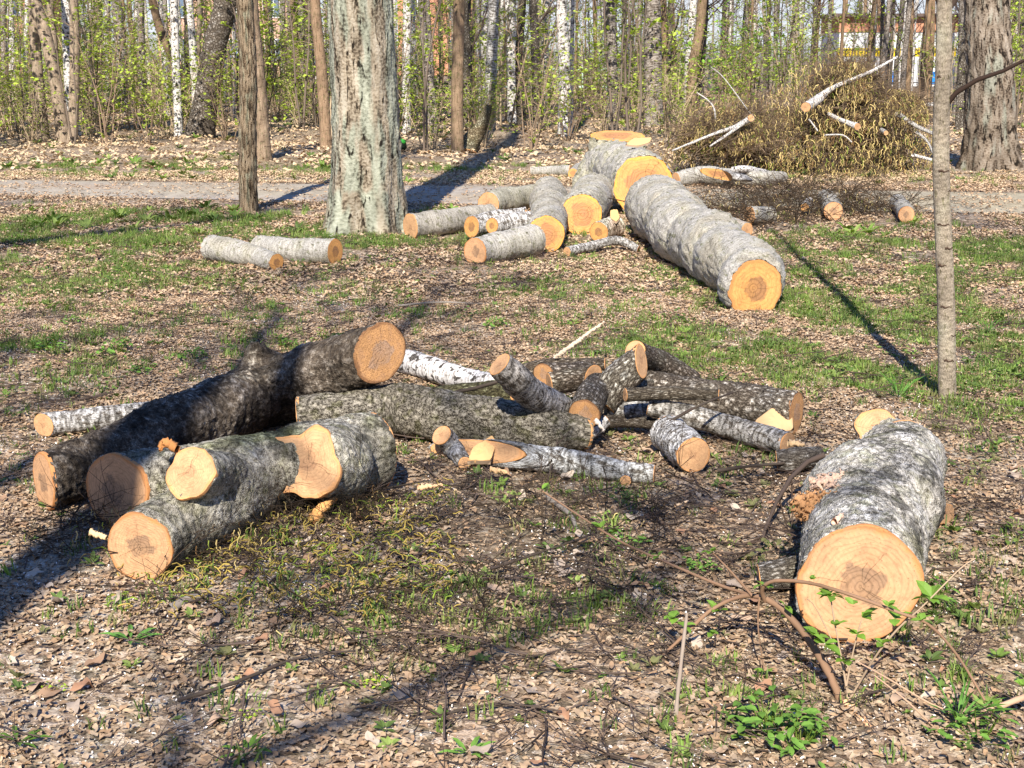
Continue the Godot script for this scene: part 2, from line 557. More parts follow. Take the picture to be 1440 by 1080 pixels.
func log_from(called: String, label: String, P: Array, R: Array, o := {}) -> Node3D:
	var base: Vector3 = (P[0] + P[-1]) * 0.5
	base.y = 0.0
	var t := thing(called, label, o.get("category", "log"), base, o.get("group", ""))
	var LP := []
	var big := 0.0
	for k in P.size():
		LP.append(P[k] - base)
		big = maxf(big, R[k])
	var sm := smooth_path(LP, R, maxf(0.012, big * 0.13))
	var sp: PackedVector3Array = sm[0]
	var sr: PackedFloat32Array = sm[1]
	# knots and swellings
	var sd: float = used.size() * 1.37 + P[0].x * 3.1
	for k in sr.size():
		var run := k * maxf(0.012, big * 0.13)
		sr[k] *= 1.0 + 0.07 * nz.get_noise_2d(run * 260.0, sd * 50.0)
		sp[k] += Vector3(nz.get_noise_2d(run * 70.0, sd * 30.0), nz.get_noise_2d(run * 70.0, sd * 30.0 + 500.0) * 0.5, 0) * big * o.get("bend", 0.25)
	var n0: Vector3 = o.get("n0", (sp[0] - sp[1]).normalized()).normalized()
	var n1: Vector3 = o.get("n1", (sp[-1] - sp[-2]).normalized()).normalized()
	var b := Buf.new()
	var seg := clampi(int(big * 420.0), 18, 72)
	var e := tube(b, sp, sr, seg, {"amp": o.get("amp", big * 0.075), "fq": o.get("fq", 60.0 if big < 0.1 else 42.0), "tile": o.get("tile", 0.85), "off": fmod(sd, 7.0), "n0": n0, "n1": n1, "tint": o.get("tint", Color.WHITE), "vary": o.get("vary", 0.4)})
	part("bark", b.mesh(), mats[o.get("bark", "grey")], t)
	var spin := rf(0, TAU)
	part("cut_face", face_mesh(e[0], n0, spin), mats[o.get("f0", "face_plain")], t)
	part("cut_face", face_mesh(e[1], n1, spin), mats[o.get("f1", "face_plain")], t)
	return t

# ---- forked logs: capsules joined smoothly, meshed as surface nets
func sdf(p: Vector3, caps: Array, k: float, amp: float, fq: float) -> float:
	var d := 1e9
	var w := 0.0
	if amp > 0.0:
		w = nf.get_noise_3d(p.x * fq, p.y * fq, p.z * fq) * amp + nz.get_noise_3d(p.x * 210.0, p.y * 210.0, p.z * 210.0) * amp * 1.5
	for c in caps:
		var pa: Vector3 = p - c.a
		var t := clampf(pa.dot(c.ba) * c.inv, 0.0, 1.0)
		var e: float = (pa - c.ba * t).length() - lerpf(c.r0, c.r1, t) - w
		if c.cut:
			e = maxf(e, (p - c.pc).dot(c.pn))
		var h := maxf(k - absf(d - e), 0.0)
		d = minf(d, e) - h * h / (4.0 * k)
	return d

func cap(a: Vector3, b: Vector3, r0: float, r1: float, pc = null, pn = null) -> Dictionary:
	var ba := b - a
	return {"a": a, "ba": ba, "inv": 1.0 / ba.length_squared(), "r0": r0, "r1": r1, "cut": pc != null, "pc": pc if pc != null else Vector3.ZERO, "pn": pn if pn != null else Vector3.UP}

func nets(caps: Array, k: float, amp: float, fq: float, cell: float, colour: Callable) -> ArrayMesh:
	var lo := Vector3(1e9, 1e9, 1e9)
	var hi := -lo
	for c in caps:
		var m: float = maxf(c.r0, c.r1) + amp * 2.0 + cell * 2.0
		for q in [c.a, c.a + c.ba]:
			lo = lo.min(q - Vector3.ONE * m)
			hi = hi.max(q + Vector3.ONE * m)
	var nx := int((hi.x - lo.x) / cell) + 2
	var ny := int((hi.y - lo.y) / cell) + 2
	var nzz := int((hi.z - lo.z) / cell) + 2
	var val := PackedFloat32Array()
	val.resize(nx * ny * nzz)
	val.fill(1.0)
	var B := 6
	for bz in range(0, nzz, B):
		for by in range(0, ny, B):
			for bx in range(0, nx, B):
				var mid := lo + Vector3(bx + B * 0.5, by + B * 0.5, bz + B * 0.5) * cell
				var dm := sdf(mid, caps, k, 0.0, fq)
				var reach := cell * B * 0.95 + amp * 2.5
				if dm > reach:
					continue
				var inside := dm < -reach
				for z in range(bz, mini(bz + B, nzz)):
					for y in range(by, mini(by + B, ny)):
						var q := (z * ny + y) * nx
						for x in range(bx, mini(bx + B, nx)):
							val[q + x] = -1.0 if inside else sdf(lo + Vector3(x, y, z) * cell, caps, k, amp, fq)
	var b := Buf.new()
	var ids := PackedInt32Array()
	ids.resize(nx * ny * nzz)
	ids.fill(-1)
	var sxy := nx * ny
	var offs := [0, 1, nx, nx + 1, sxy, sxy + 1, sxy + nx, sxy + nx + 1]
	var edges := [[0, 1], [2, 3], [4, 5], [6, 7], [0, 2], [1, 3], [4, 6], [5, 7], [0, 4], [1, 5], [2, 6], [3, 7]]
	for z in nzz - 1:
		for y in ny - 1:
			for x in nx - 1:
				var q := (z * ny + y) * nx + x
				var first := val[q] < 0.0
				var same := true
				for o in offs:
					if (val[q + o] < 0.0) != first:
						same = false
						break
				if same:
					continue
				var sum := Vector3.ZERO
				var cnt := 0
				for e in edges:
					var va := val[q + offs[e[0]]]
					var vb := val[q + offs[e[1]]]
					if (va < 0.0) != (vb < 0.0):
						var t := va / (va - vb)
						var pa := Vector3(e[0] & 1, (e[0] >> 1) & 1, (e[0] >> 2) & 1)
						var pb := Vector3(e[1] & 1, (e[1] >> 1) & 1, (e[1] >> 2) & 1)
						sum += pa.lerp(pb, t)
						cnt += 1
				ids[q] = b.v.size()
				var p := lo + (Vector3(x, y, z) + sum / cnt) * cell
				b.v.append(p)
				b.c.append(colour.call(p))
	for z in range(1, nzz - 1):
		for y in range(1, ny - 1):
			for x in range(1, nx - 1):
				var q := (z * ny + y) * nx + x
				var s0 := val[q] < 0.0
				for ax in 3:
					var st: int = [1, nx, sxy][ax]
					if (val[q + st] < 0.0) == s0:
						continue
					var u: int = [nx, sxy, 1][ax]
					var w: int = [sxy, 1, nx][ax]
					var a0 := ids[q]
					var a1 := ids[q - u]
					var a2 := ids[q - u - w]
					var a3 := ids[q - w]
					if a0 < 0 or a1 < 0 or a2 < 0 or a3 < 0:
						continue
					if s0:
						b.quad(a0, a3, a2, a1)
					else:
						b.quad(a0, a1, a2, a3)
	return b.mesh()

func outline(caps: Array, k: float, amp: float, fq: float, c: Vector3, n: Vector3, rmax: float, rag: float) -> PackedVector3Array:
	var u := n.cross(Vector3.UP if absf(n.y) < 0.9 else Vector3.RIGHT).normalized()
	var w := n.cross(u)
	var out := PackedVector3Array()
	var rr := PackedFloat32Array()
	for s in 64:
		var d := u * cos(TAU * s / 64) + w * sin(TAU * s / 64)
		var r := 0.01
		while r < rmax and sdf(c - n * 0.012 + d * r, caps, k, amp, fq) < 0.0:
			r += 0.003
		rr.append(r)
	for s in 64:
		var d := u * cos(TAU * s / 64) + w * sin(TAU * s / 64)
		var q := 0.0
		for k2 in range(-2, 3):
			q += rr[(s + k2 + 64) % 64] / 5.0
		q *= 1.0 + rag * (nf.get_noise_2d(cos(TAU * s / 64) * 0.7 + c.x * 50.0, sin(TAU * s / 64) * 0.7) + 0.15)
		out.append(c + d * q * 0.99)
	return out

# limbs: [[from, to, r0, r1, face material or "", normal or null]]
var last := {}

func on_last(px: float, py: float, sink := 0.0) -> Vector3:     # where a sight line meets the forked log built last
	var r := ray(px, py).normalized()
	var t := 2.5
	while t < 8.0:
		var d := sdf(Vector3(0, EYE, 0) + r * t - last.base, last.caps, last.k, last.amp, last.fq)
		if d < 0.003:
			break
		t += maxf(d * 0.7, 0.003)
	return Vector3(0, EYE, 0) + r * (t + sink)

func forked_log(called: String, label: String, limbs: Array, o := {}) -> Node3D:
	var base := Vector3.ZERO
	for l in limbs:
		base += (l[0] + l[1]) * 0.5 / limbs.size()
	base.y = 0.0
	var t := thing(called, label, "log", base, o.get("group", ""))
	var caps := []
	var cuts := []
	for l in limbs:
		var a: Vector3 = l[0] - base
		var b: Vector3 = l[1] - base
		if l[4] != "":
			var ax := (b - a).normalized()
			var n: Vector3 = (l[5] as Vector3).normalized() if l[5] != null else ax
			caps.append(cap(a, b + ax * l[3] * 1.2, l[2], l[3], b, n))
			cuts.append([b, n, l[4], l[3], l[6] if l.size() > 6 else 0.03])
		else:
			caps.append(cap(a, b, l[2], l[3]))
	var k: float = o.get("k", 0.07)
	var amp: float = o.get("amp", 0.012)
	var fq: float = o.get("fq", 34.0)
	last = {"caps": caps, "base": base, "k": k, "amp": amp, "fq": fq}
	var tint: Color = o.get("tint", Color.WHITE)
	var moss: Color = o.get("moss", Color(0.8, 0.9, 0.6))
	var cf := func(p: Vector3) -> Color:
		var q := 1.0 + 0.5 * nz.get_noise_3d(p.x * 190.0, p.y * 190.0, p.z * 190.0)
		var g := smoothstep(0.15, 0.5, nz.get_noise_3d(p.x * 110.0 + 70.0, p.y * 110.0, p.z * 110.0))
		var st := nz.get_noise_3d(p.x * 260.0 + 31.0, p.y * 260.0, p.z * 260.0) + 0.5 * nf.get_noise_3d(p.x * 22.0, p.y * 22.0, p.z * 22.0)
		q *= lerpf(1.0, 0.38, smoothstep(0.15, 0.45, st)) * lerpf(1.0, 1.3, smoothstep(-0.2, -0.55, st))
		return Color(tint.r * q, tint.g * q, tint.b * q).lerp(Color(moss.r * q, moss.g * q, moss.b * q), g)
	part("bark", nets(caps, k, amp, fq, o.get("cell", 0.009), cf), mats[o.get("bark", "grey3")], t)
	for c in cuts:
		var E := outline(caps, k, amp, fq, c[0], c[1], c[3] * 2.2, c[4])
		part("cut_face", face_mesh(E, c[1], rf(0, 6.0)), mats[c[2]], t)
	return t

# a dead leaf: pointed or lobed outline, folded along its vein, cupped and twisted
func leaf_mesh(l: float, w: float, curl: float, lobes: int, sd: int) -> ArrayMesh:
	var r := RandomNumberGenerator.new()
	r.seed = sd
	var b := Buf.new()
	var n := 14
	var bend := curl * r.randf_range(10.0, 22.0) * (1.0 if sd % 2 == 0 else -0.7)
	var twist := r.randf_range(-0.5, 0.5)
	var ph := r.randf() * TAU
	for ring in 3:
		var f := [0.0, 0.55, 1.0][ring] as float
		for k in (1 if ring == 0 else n):
			var th := TAU * k / n
			var rad := 0.82 + 0.18 * cos(th * 2.0)
			if lobes > 0:
				rad *= 0.86 + 0.16 * cos(th * lobes + ph)
			rad *= 1.0 if f < 1.0 else r.randf_range(0.9, 1.06)
			var x := cos(th) * l * 0.5 * rad * f
			var z := sin(th) * w * 0.5 * rad * f
			var t := x / l
			b.v.append(Vector3(x, absf(z) / w * curl * 1.1 + bend * t * t * l * 2.2 + twist * t * z + (curl * 0.35 * sin(th * 3.0 + ph) if f > 0.9 else 0.0), z))
			b.c.append(Color.WHITE)
	for k in n:
		var k2 := (k + 1) % n
		b.tri(0, 1 + k, 1 + k2)
		b.quad(1 + k, 1 + n + k, 1 + n + k2, 1 + k2)
	return b.mesh()

# a bare, branching twig lying along +x
func twig_mesh(length: float, r: float, sd: int, forks: int) -> ArrayMesh:
	var g := RandomNumberGenerator.new()
	g.seed = sd
	var b := Buf.new()
	var P := []
	var p := Vector3.ZERO
	var d := Vector3.RIGHT
	for k in 7:
		P.append(p)
		d = (d + Vector3(0, g.randf_range(-0.12, 0.16), g.randf_range(-0.25, 0.25))).normalized()
		p += d * length / 6.0
	thin(b, P, r, r * 0.35, 4)
	for f in forks:
		var k := g.randi_range(1, 5)
		var s := 1.0 if f % 2 == 0 else -1.0
		var q: Vector3 = P[k]
		var dd := (Vector3(1.0, g.randf_range(-0.1, 0.5), s * g.randf_range(0.5, 1.1))).normalized()
		var L := length * g.randf_range(0.2, 0.5)
		var Q := []
		for j in 4:
			Q.append(q)
			dd = (dd + Vector3(g.randf_range(-0.1, 0.2), g.randf_range(-0.15, 0.15), g.randf_range(-0.2, 0.2))).normalized()
			q += dd * L / 3.0
		thin(b, Q, r * 0.55, r * 0.25, 3)
		if g.randf() < 0.6:
			var e: Vector3 = Q[1]
			thin(b, [e, e + (dd + Vector3(0, 0.2, -s * 0.8)).normalized() * L * 0.4], r * 0.35, r * 0.2, 3)
	return b.mesh()

# what stands deep in the wood is told apart by its kind, its girth and its place among its kind between two landmarks
var crowd: Array = []
const ZONES := [[-9999, 0, "beyond the left edge of the view"], [0, 110, "around the left clump of tan trunks"], [110, 270, "left of the dark rough birch"], [270, 345, "behind the dark rough birch"], [345, 460, "between slim trees and lichen tree"], [460, 575, "behind the old lichen tree"], [575, 650, "behind the near brown trunk"],
	[650, 730, "by the brightest white birch"], [730, 800, "by the stout white birch"], [800, 900, "behind the sawn stump"], [900, 985, "by the forked brown trunk"], [985, 1080, "behind the brightest green bush"], [1080, 1180, "behind the brushwood heap's left half"], [1180, 1310, "behind the brushwood heap's right half"], [1310, 1440, "by the broad brown old tree"], [1440, 9999, "beyond the right edge of the view"]]
const ORDINAL := ["first", "second", "third", "fourth", "fifth", "sixth", "seventh", "eighth", "ninth", "tenth", "eleventh", "twelfth", "thirteenth", "fourteenth", "fifteenth", "sixteenth", "seventeenth", "eighteenth", "nineteenth", "twentieth"]

func name_crowd() -> void:
	crowd.sort_custom(func(a, b): return a[1] < b[1])
	var count := {}
	for q in crowd:
		for z in ZONES:
			if q[1] >= z[0] and q[1] < z[1]:
				var key: String = q[2] + z[2]
				count[key] = count.get(key, -1) + 1
				q[0].set_meta("label", "%s %s, %s from the left" % [q[2], z[2], ORDINAL[mini(count[key], 19)]])

# ------------------------------------------------------------------ ground and what lies on it
func lines(a: Array) -> PackedFloat32Array:              # [from, to, step, ...] joined
	var out := PackedFloat32Array()
	for k in range(0, a.size(), 3):
		var x: float = a[k]
		while x < a[k + 1] - 0.001:
			out.append(x)
			x += a[k + 2]
	out.append(a[a.size() - 2])
	return out

func build_ground() -> Node3D:
	var xs := lines([-260.0, -60.0, 25.0, -60.0, -20.0, 4.0, -20.0, -9.0, 0.5, -9.0, 9.0, 0.09, 9.0, 20.0, 0.5, 20.0, 60.0, 4.0, 60.0, 260.0, 25.0])
	var zs := lines([-300.0, -100.0, 25.0, -100.0, -40.0, 3.0, -40.0, -20.0, 0.4, -20.0, -2.0, 0.09, -2.0, 12.0, 0.5, 12.0, 60.0, 6.0])
	var b := Buf.new()
	for z in zs:
		for x in xs:
			b.v.append(Vector3(x, gh(x, z), z))
			b.uv.append(Vector2(x / 1.3 + 0.15 * sin(z * 0.7), z / 1.3 + 0.15 * sin(x * 0.6)))
			var g := green(x, z) if absf(x) < 30.0 and z > -40.0 and z < 0.0 else 0.1
			var q := 1.0 + 0.35 * nz.get_noise_2d(x * 40.0 + 50.0, z * 40.0)
			var c := Color(1.0, 0.94, 0.88).lerp(Color(0.62, 0.66, 0.40), clampf(g * 0.9, 0, 0.8))
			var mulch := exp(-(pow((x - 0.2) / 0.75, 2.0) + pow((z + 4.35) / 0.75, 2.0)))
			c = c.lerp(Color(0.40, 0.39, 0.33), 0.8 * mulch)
			var dust := smoothstep(0.0, 0.5, nz.get_noise_2d(x * 30.0 + 800.0, z * 30.0)) * smoothstep(7.5, 5.0, -z)
			c = c.lerp(Color(1.25, 1.2, 1.14), dust * 0.6)
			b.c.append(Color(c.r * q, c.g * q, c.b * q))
	var nx := xs.size()
	for k in zs.size() - 1:
		for j in nx - 1:
			var p := k * nx + j
			b.quad(p, p + 1, p + nx + 1, p + nx)
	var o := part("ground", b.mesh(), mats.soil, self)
	tag(o, "", "", "", "structure")
	# the footpath
	var pb := Buf.new()
	for k in 121:
		var x := -60.0 + k
		for e in 5:
			var za := -16.75 + 0.13 * x
			var zb := -14.7 + 0.165 * x
			var z := lerpf(za, zb, e / 4.0) + (0.06 * nz.get_noise_2d(x * 60.0, e * 300.0) if e % 4 == 0 else 0.0)
			pb.v.append(Vector3(x, gh(x, z) + (0.006 if e % 4 == 0 else 0.03), z))
			pb.uv.append(Vector2(x / 1.5, z / 1.5))
			var q := 1.0 + 0.18 * nz.get_noise_2d(x * 8.0, e * 90.0)
			var c := Color(1.16, 1.02, 0.86).lerp(Color(1.22, 1.04, 0.80), smoothstep(0.0, 3.0, x))
			pb.c.append(Color(c.r * q, c.g * q, c.b * q))
		if k > 0:
			for e in 4:
				var p := k * 5 + e
				pb.quad(p - 5, p, p + 1, p - 4)
	tag(part("path", pb.mesh(), mats.path, self), "", "", "", "structure")
	return o

func spot(d0: float, d1: float) -> Vector3:
	var d := sqrt(rng.randf() * (d1 * d1 - d0 * d0) + d0 * d0)
	var x := (rng.randf() * 2.0 - 1.0) * (0.44 * d + 0.7)
	return Vector3(x, gh(x, -d), -d)

func pose(p: Vector3, s: float, tilt: float) -> Transform3D:
	var bs := Basis(Vector3.UP, rf(0, TAU)) * Basis(Vector3.RIGHT, rf(-tilt, tilt)) * Basis(Vector3.BACK, rf(-tilt, tilt))
	return Transform3D(bs.scaled(Vector3(s, s, s)), p)

const LITTER := [Color(0.41, 0.305, 0.195), Color(0.36, 0.25, 0.16), Color(0.26, 0.17, 0.105), Color(0.17, 0.115, 0.075), Color(0.47, 0.37, 0.26), Color(0.35, 0.22, 0.125), Color(0.43, 0.34, 0.24), Color(0.31, 0.25, 0.185)]

func litter_colour(x: float, z: float) -> Color:
	var c: Color = LITTER[rng.randi() % 8]
	c = c.lerp(Color(0.33, 0.23, 0.145), 0.42)
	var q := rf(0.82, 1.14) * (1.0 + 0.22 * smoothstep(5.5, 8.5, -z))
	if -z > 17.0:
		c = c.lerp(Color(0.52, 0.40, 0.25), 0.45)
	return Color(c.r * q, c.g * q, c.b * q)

func scatter_leaves(called: String, m: Mesh, n: int, d0: float, d1: float, s0: float, s1: float, tilt: float, lift: float) -> void:
	var where: Array[Transform3D] = []
	var tint := PackedColorArray()
	for k in n:
		var p := spot(d0, d1)
		var pm := pathmask(p.x, p.z)
		if pm > 0.5 and rng.randf() < (0.86 if p.x < 1.5 else 0.8):
			continue
		if rng.randf() < green(p.x, p.z) * 0.5:
			continue
		var clump := nz.get_noise_2d(p.x * 45.0 + 40.0, p.z * 45.0)
		var mulch := exp(-(pow((p.x - 0.1) / 0.8, 2.0) + pow((p.z + 4.35) / 0.65, 2.0)))
		if rng.randf() < 0.38 - 1.2 * clump + 0.5 * mulch:
			continue
		if -p.z < 5.6 and rng.randf() < 0.3:
			continue
		p.y += rf(0.002, lift) + pm * 0.03
		where.append(pose(p, rf(s0, s1), tilt))
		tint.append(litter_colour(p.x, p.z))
	swarm(called, m, mats.litter, where, tint, self, "dead brown leaves lying over the woodland ground", "leaf litter")

func grass_mesh(sd: int, n: int, h: float) -> ArrayMesh:
	var g := RandomNumberGenerator.new()
	g.seed = sd
	var b := Buf.new()
	for k in n:
		var th := g.randf() * TAU
		var o := Vector3(g.randf_range(-0.03, 0.03), 0, g.randf_range(-0.03, 0.03))
		var d := Vector3(cos(th), 0, sin(th))
		var s := Vector3(-d.z, 0, d.x) * g.randf_range(0.0018, 0.0032)
		var L := h * g.randf_range(0.5, 1.2)
		var lean := g.randf_range(0.15, 0.8)
		var p1 := o + d * L * lean * 0.35 + Vector3.UP * L * 0.6
		var p2 := o + d * L * lean + Vector3.UP * L * (1.0 - 0.3 * lean)
		var q := b.v.size()
		b.v.append_array([o - s, o + s, p1 + s * 0.8, p1 - s * 0.8, p2])
		b.quad(q, q + 1, q + 2, q + 3)
		b.tri(q + 3, q + 2, q + 4)
	b.c.resize(b.v.size())
	b.c.fill(Color.WHITE)
	return b.mesh(false)

# leaves set round a point, each a folded diamond of six triangles; also used for the herbs
func blade(b: Buf, o: Vector3, d: Vector3, up: Vector3, l: float, w: float, c: Color) -> void:
	var s := d.cross(up).normalized() * w * 0.5
	var n := s.cross(d).normalized()
	var q := b.v.size()
	b.v.append_array([o, o + d * l * 0.35 + s * 0.95 + n * w * 0.12, o + d * l * 0.7 + s * 0.75 + n * w * 0.08, o + d * l - n * l * 0.12, o + d * l * 0.7 - s * 0.75 + n * w * 0.08, o + d * l * 0.35 - s * 0.95 + n * w * 0.12, o + d * l * 0.5])
	b.i.append_array([q, q + 1, q + 6, q + 1, q + 2, q + 6, q + 2, q + 3, q + 6, q + 3, q + 4, q + 6, q + 4, q + 5, q + 6, q + 5, q, q + 6])
	for k in 7:
		b.c.append(c)

func small_leaf(b: Buf, o: Vector3, d: Vector3, up: Vector3, l: float, w: float, c: Color) -> void:
	var s := d.cross(up).normalized() * w * 0.5
	var q := b.v.size()
	var n := s.cross(d).normalized()
	b.v.append_array([o, o + d * l * 0.45 + s + n * w * 0.15, o + d * l, o + d * l * 0.45 - s + n * w * 0.15])
	b.i.append_array([q, q + 1, q + 2, q, q + 2, q + 3])
	for k in 4:
		b.c.append(c)

func herb_mesh(sd: int, n: int, l: float, w: float, rise: float) -> ArrayMesh:
	var g := RandomNumberGenerator.new()
	g.seed = sd
	var b := Buf.new()
	for k in n:
		var th := TAU * k / n + g.randf_range(-0.4, 0.4)
		var e := rise * g.randf_range(0.3, 1.3)
		var d := Vector3(cos(th) * cos(e), sin(e), sin(th) * cos(e))
		var L := l * g.randf_range(0.55, 1.15)
		var q := g.randf_range(0.75, 1.25)
		blade(b, Vector3(0, 0.005, 0) + d * L * 0.15, d, Vector3.UP, L, w * g.randf_range(0.7, 1.1), Color(q, q, q))
	return b.mesh(false)

# a leafy clump: many small leaves on short upright stems
func clump_mesh(sd: int, n: int, r: float, l: float) -> ArrayMesh:
	var g := RandomNumberGenerator.new()
	g.seed = sd
	var b := Buf.new()
	for k in n:
		var th := g.randf() * TAU
		var q := sqrt(g.randf()) * r
		var p := Vector3(cos(th) * q, g.randf_range(0.1, 0.9) * r * (1.1 - q / r * 0.7), sin(th) * q)
		var a := g.randf() * TAU
		var v := g.randf_range(0.7, 1.3)
		blade(b, p, Vector3(cos(a), g.randf_range(-0.3, 0.5), sin(a)).normalized(), Vector3(g.randf_range(-0.4, 0.4), 1, g.randf_range(-0.4, 0.4)).normalized(), l * g.randf_range(0.6, 1.2), l * 0.55, Color(v, v, v))
		if k % 4 == 0:
			thin(b, [Vector3(p.x * 0.3, 0, p.z * 0.3), p], 0.0016, 0.001, 3, Color(0.9, 0.7, 0.6))
	return b.mesh(false)

const GREENS := [Color(0.12, 0.19, 0.045), Color(0.18, 0.28, 0.055), Color(0.11, 0.17, 0.04), Color(0.24, 0.32, 0.08), Color(0.22, 0.22, 0.09)]

func green_colour() -> Color:
	var c: Color = GREENS[rng.randi() % 5]
	var q := rf(0.8, 1.25)
	return Color(c.r * q, c.g * q, c.b * q)

func scatter_green(called: String, m: Mesh, n: int, d0: float, d1: float, s0: float, s1: float, base: float, gain: float, label: String, category: String) -> void:
	var where: Array[Transform3D] = []
	var tint := PackedColorArray()
	for k in n:
		var p := spot(d0, d1)
		if pathmask(p.x, p.z) > 0.2:
			continue
		if rng.randf() > base + gain * green(p.x, p.z):
			continue
		where.append(pose(p, rf(s0, s1), 0.25))
		tint.append(green_colour())
	swarm(called, m, mats.leaf, where, tint, self, label, category)

func build_litter(ground: Node3D) -> void:
	var L := [leaf_mesh(0.07, 0.055, 0.010, 5, 1), leaf_mesh(0.06, 0.045, 0.014, 0, 2), leaf_mesh(0.075, 0.065, 0.016, 4, 3), leaf_mesh(0.05, 0.03, 0.008, 0, 4)]
	for k in 4:
		scatter_leaves("leaf_litter", L[k], 48000, 2.2, 9.0, 0.22, 0.62, 0.26, 0.012)
	for k in 4:
		scatter_leaves("leaf_litter", L[k], 46000, 9.0, 19.0, 0.45, 0.95, 0.32, 0.025)
	for k in 3:
		scatter_leaves("leaf_litter", L[k], 34000, 19.0, 58.0, 1.0, 1.9, 0.5, 0.06)
	# crumbs: torn leaf, bark, pale sawdust and petals
	var crumb := leaf_mesh(0.016, 0.011, 0.004, 0, 9)
	var where: Array[Transform3D] = []
	var tint := PackedColorArray()
	for k in 130000:
		var p := spot(2.2, 10.5)
		p.y += rf(0.001, 0.012)
		where.append(pose(p, rf(0.45, 1.3), 0.6))
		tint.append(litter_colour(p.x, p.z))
	swarm("leaf_crumbs", crumb, mats.litter, where, tint, self, "small torn bits of leaf and bark on the ground", "leaf crumbs")
	where = []
	tint = PackedColorArray()
	for k in 80000:
		var p := spot(2.2, 9.5)
		if rng.randf() > 0.35 + 1.1 * nz.get_noise_2d(p.x * 55.0 + 900.0, p.z * 55.0):
			continue
		p.y += rf(0.001, 0.012)
		where.append(pose(p, rf(0.28, 0.72), 0.7))
		var q := rf(0.55, 0.85)
		tint.append(Color(q, q * 0.93, q * 0.84))
	swarm("pale_chips", crumb, mats.litter, where, tint, self, "pale sawdust and bud scales sprinkled over the ground", "sawdust")
	# sawdust heap in front of the far logs
	where = []
	tint = PackedColorArray()
	var sc := gp(862, 376)
	for k in 2500:
		var p := sc + Vector3(rng.randfn(0, 0.42), 0, rng.randfn(0, 0.32))
		p.y = gh(p.x, p.z) + rf(0.002, 0.02)
		where.append(pose(p, rf(0.7, 1.8), 0.6))
		var q := rf(0.8, 1.1)
		tint.append(Color(0.72 * q, 0.55 * q, 0.36 * q))
	swarm("sawdust", crumb, mats.litter, where, tint, self, "patch of pale sawdust before the far logs", "sawdust")
	for k in 2:
		scatter_green("herbs", clump_mesh(70 + k, 22, 0.07, 0.028), 5000, 4.0, 14.0, 0.5, 1.3, 0.015, 0.30, "low leafy weeds growing through the dead leaves", "weeds")
	# grass and herbs
	for k in 3:
		scatter_green("grass", grass_mesh(20 + k, 11, 0.05), 16000, 2.3, 12.0, 0.5, 1.2, 0.03, 0.7, "thin green grass between the dead leaves", "grass")
		scatter_green("grass", grass_mesh(30 + k, 14, 0.06), 20000, 10.0, 20.0, 0.6, 1.2, 0.02, 0.8, "thin green grass between the dead leaves", "grass")
		scatter_green("herbs", herb_mesh(40 + k, 6 + k, 0.042, 0.02, 0.6), 6000, 2.3, 12.0, 0.35, 1.1, 0.10, 0.5, "low leafy weeds growing through the dead leaves", "weeds")
	scatter_green("herbs", herb_mesh(50, 9, 0.075, 0.035, 0.7), 9000, 12.0, 42.0, 0.8, 1.8, 0.06, 0.5, "low leafy weeds growing through the dead leaves", "weeds")
	# twigs lying about
	for k in 4:
		var tm := twig_mesh(0.30, 0.003, 60 + k, 5)
		where = []
		tint = PackedColorArray()
		for j in 2600:
			var p := spot(2.3, 12.0)
			var mulch := exp(-(pow((p.x - 0.1) / 0.9, 2.0) + pow((p.z + 4.4) / 0.9, 2.0)))
			if rng.randf() > 0.3 + 1.6 * mulch:
				continue
			p.y += rf(0.004, 0.03)
			where.append(pose(p, rf(0.4, 1.2), 0.12))
			var q := rf(0.6, 1.6)
			tint.append(Color(q, q, q))
		swarm("fallen_twigs", tm, mats.twig, where, tint, self, "thin dark twigs strewn over the ground", "twigs")
	# the largest dead leaves in front, one by one
	var big := [leaf_mesh(0.095, 0.075, 0.016, 5, 71), leaf_mesh(0.085, 0.06, 0.02, 0, 72), leaf_mesh(0.11, 0.09, 0.02, 4, 73), leaf_mesh(0.08, 0.05, 0.016, 0, 74), leaf_mesh(0.10, 0.07, 0.03, 5, 75)]
	var bm := []
	for c in [Color(0.38, 0.27, 0.19), Color(0.28, 0.18, 0.115), Color(0.44, 0.36, 0.28), Color(0.33, 0.265, 0.21), Color(0.32, 0.18, 0.11)]:
		var m := plain(c, 0.85)
		m.backlight_enabled = true
		m.backlight = Color(0.2, 0.18, 0.15)
		bm.append(m)
	for k in 240:
		var p := spot(2.75, 5.4)
		p.x *= 0.86
		var o := part("dead_leaf", big[k % 5], bm[rng.randi() % 5], ground)
		p.y = gh(p.x, p.z) + rf(0.008, 0.02)
		o.transform = pose(p, rf(0.5, 0.9), 0.35)
	# catkins and bits of green round the near logs
	where = []
	tint = PackedColorArray()
	for k in 1700:
		var p := gp(rf(150, 640), rf(680, 880))
		if rng.randf() > exp(-pow((p.x + 0.55) / 0.75, 2.0) - pow((p.z + 4.15) / 0.5, 2.0)) + 0.12:
			continue
		p.y = gh(p.x, p.z) + rf(0.005, 0.05)
		where.append(pose(p, rf(0.5, 1.1), 1.0))
		var q := rf(0.7, 1.2)
		tint.append(Color(0.36 * q, 0.27 * q, 0.07 * q) if rng.randf() < 0.7 else Color(0.20 * q, 0.27 * q, 0.04 * q))
	swarm("fallen_catkins", mats.catkin_mesh, mats.litter, where, tint, self, "yellow catkins fallen round the near forked log", "catkins")

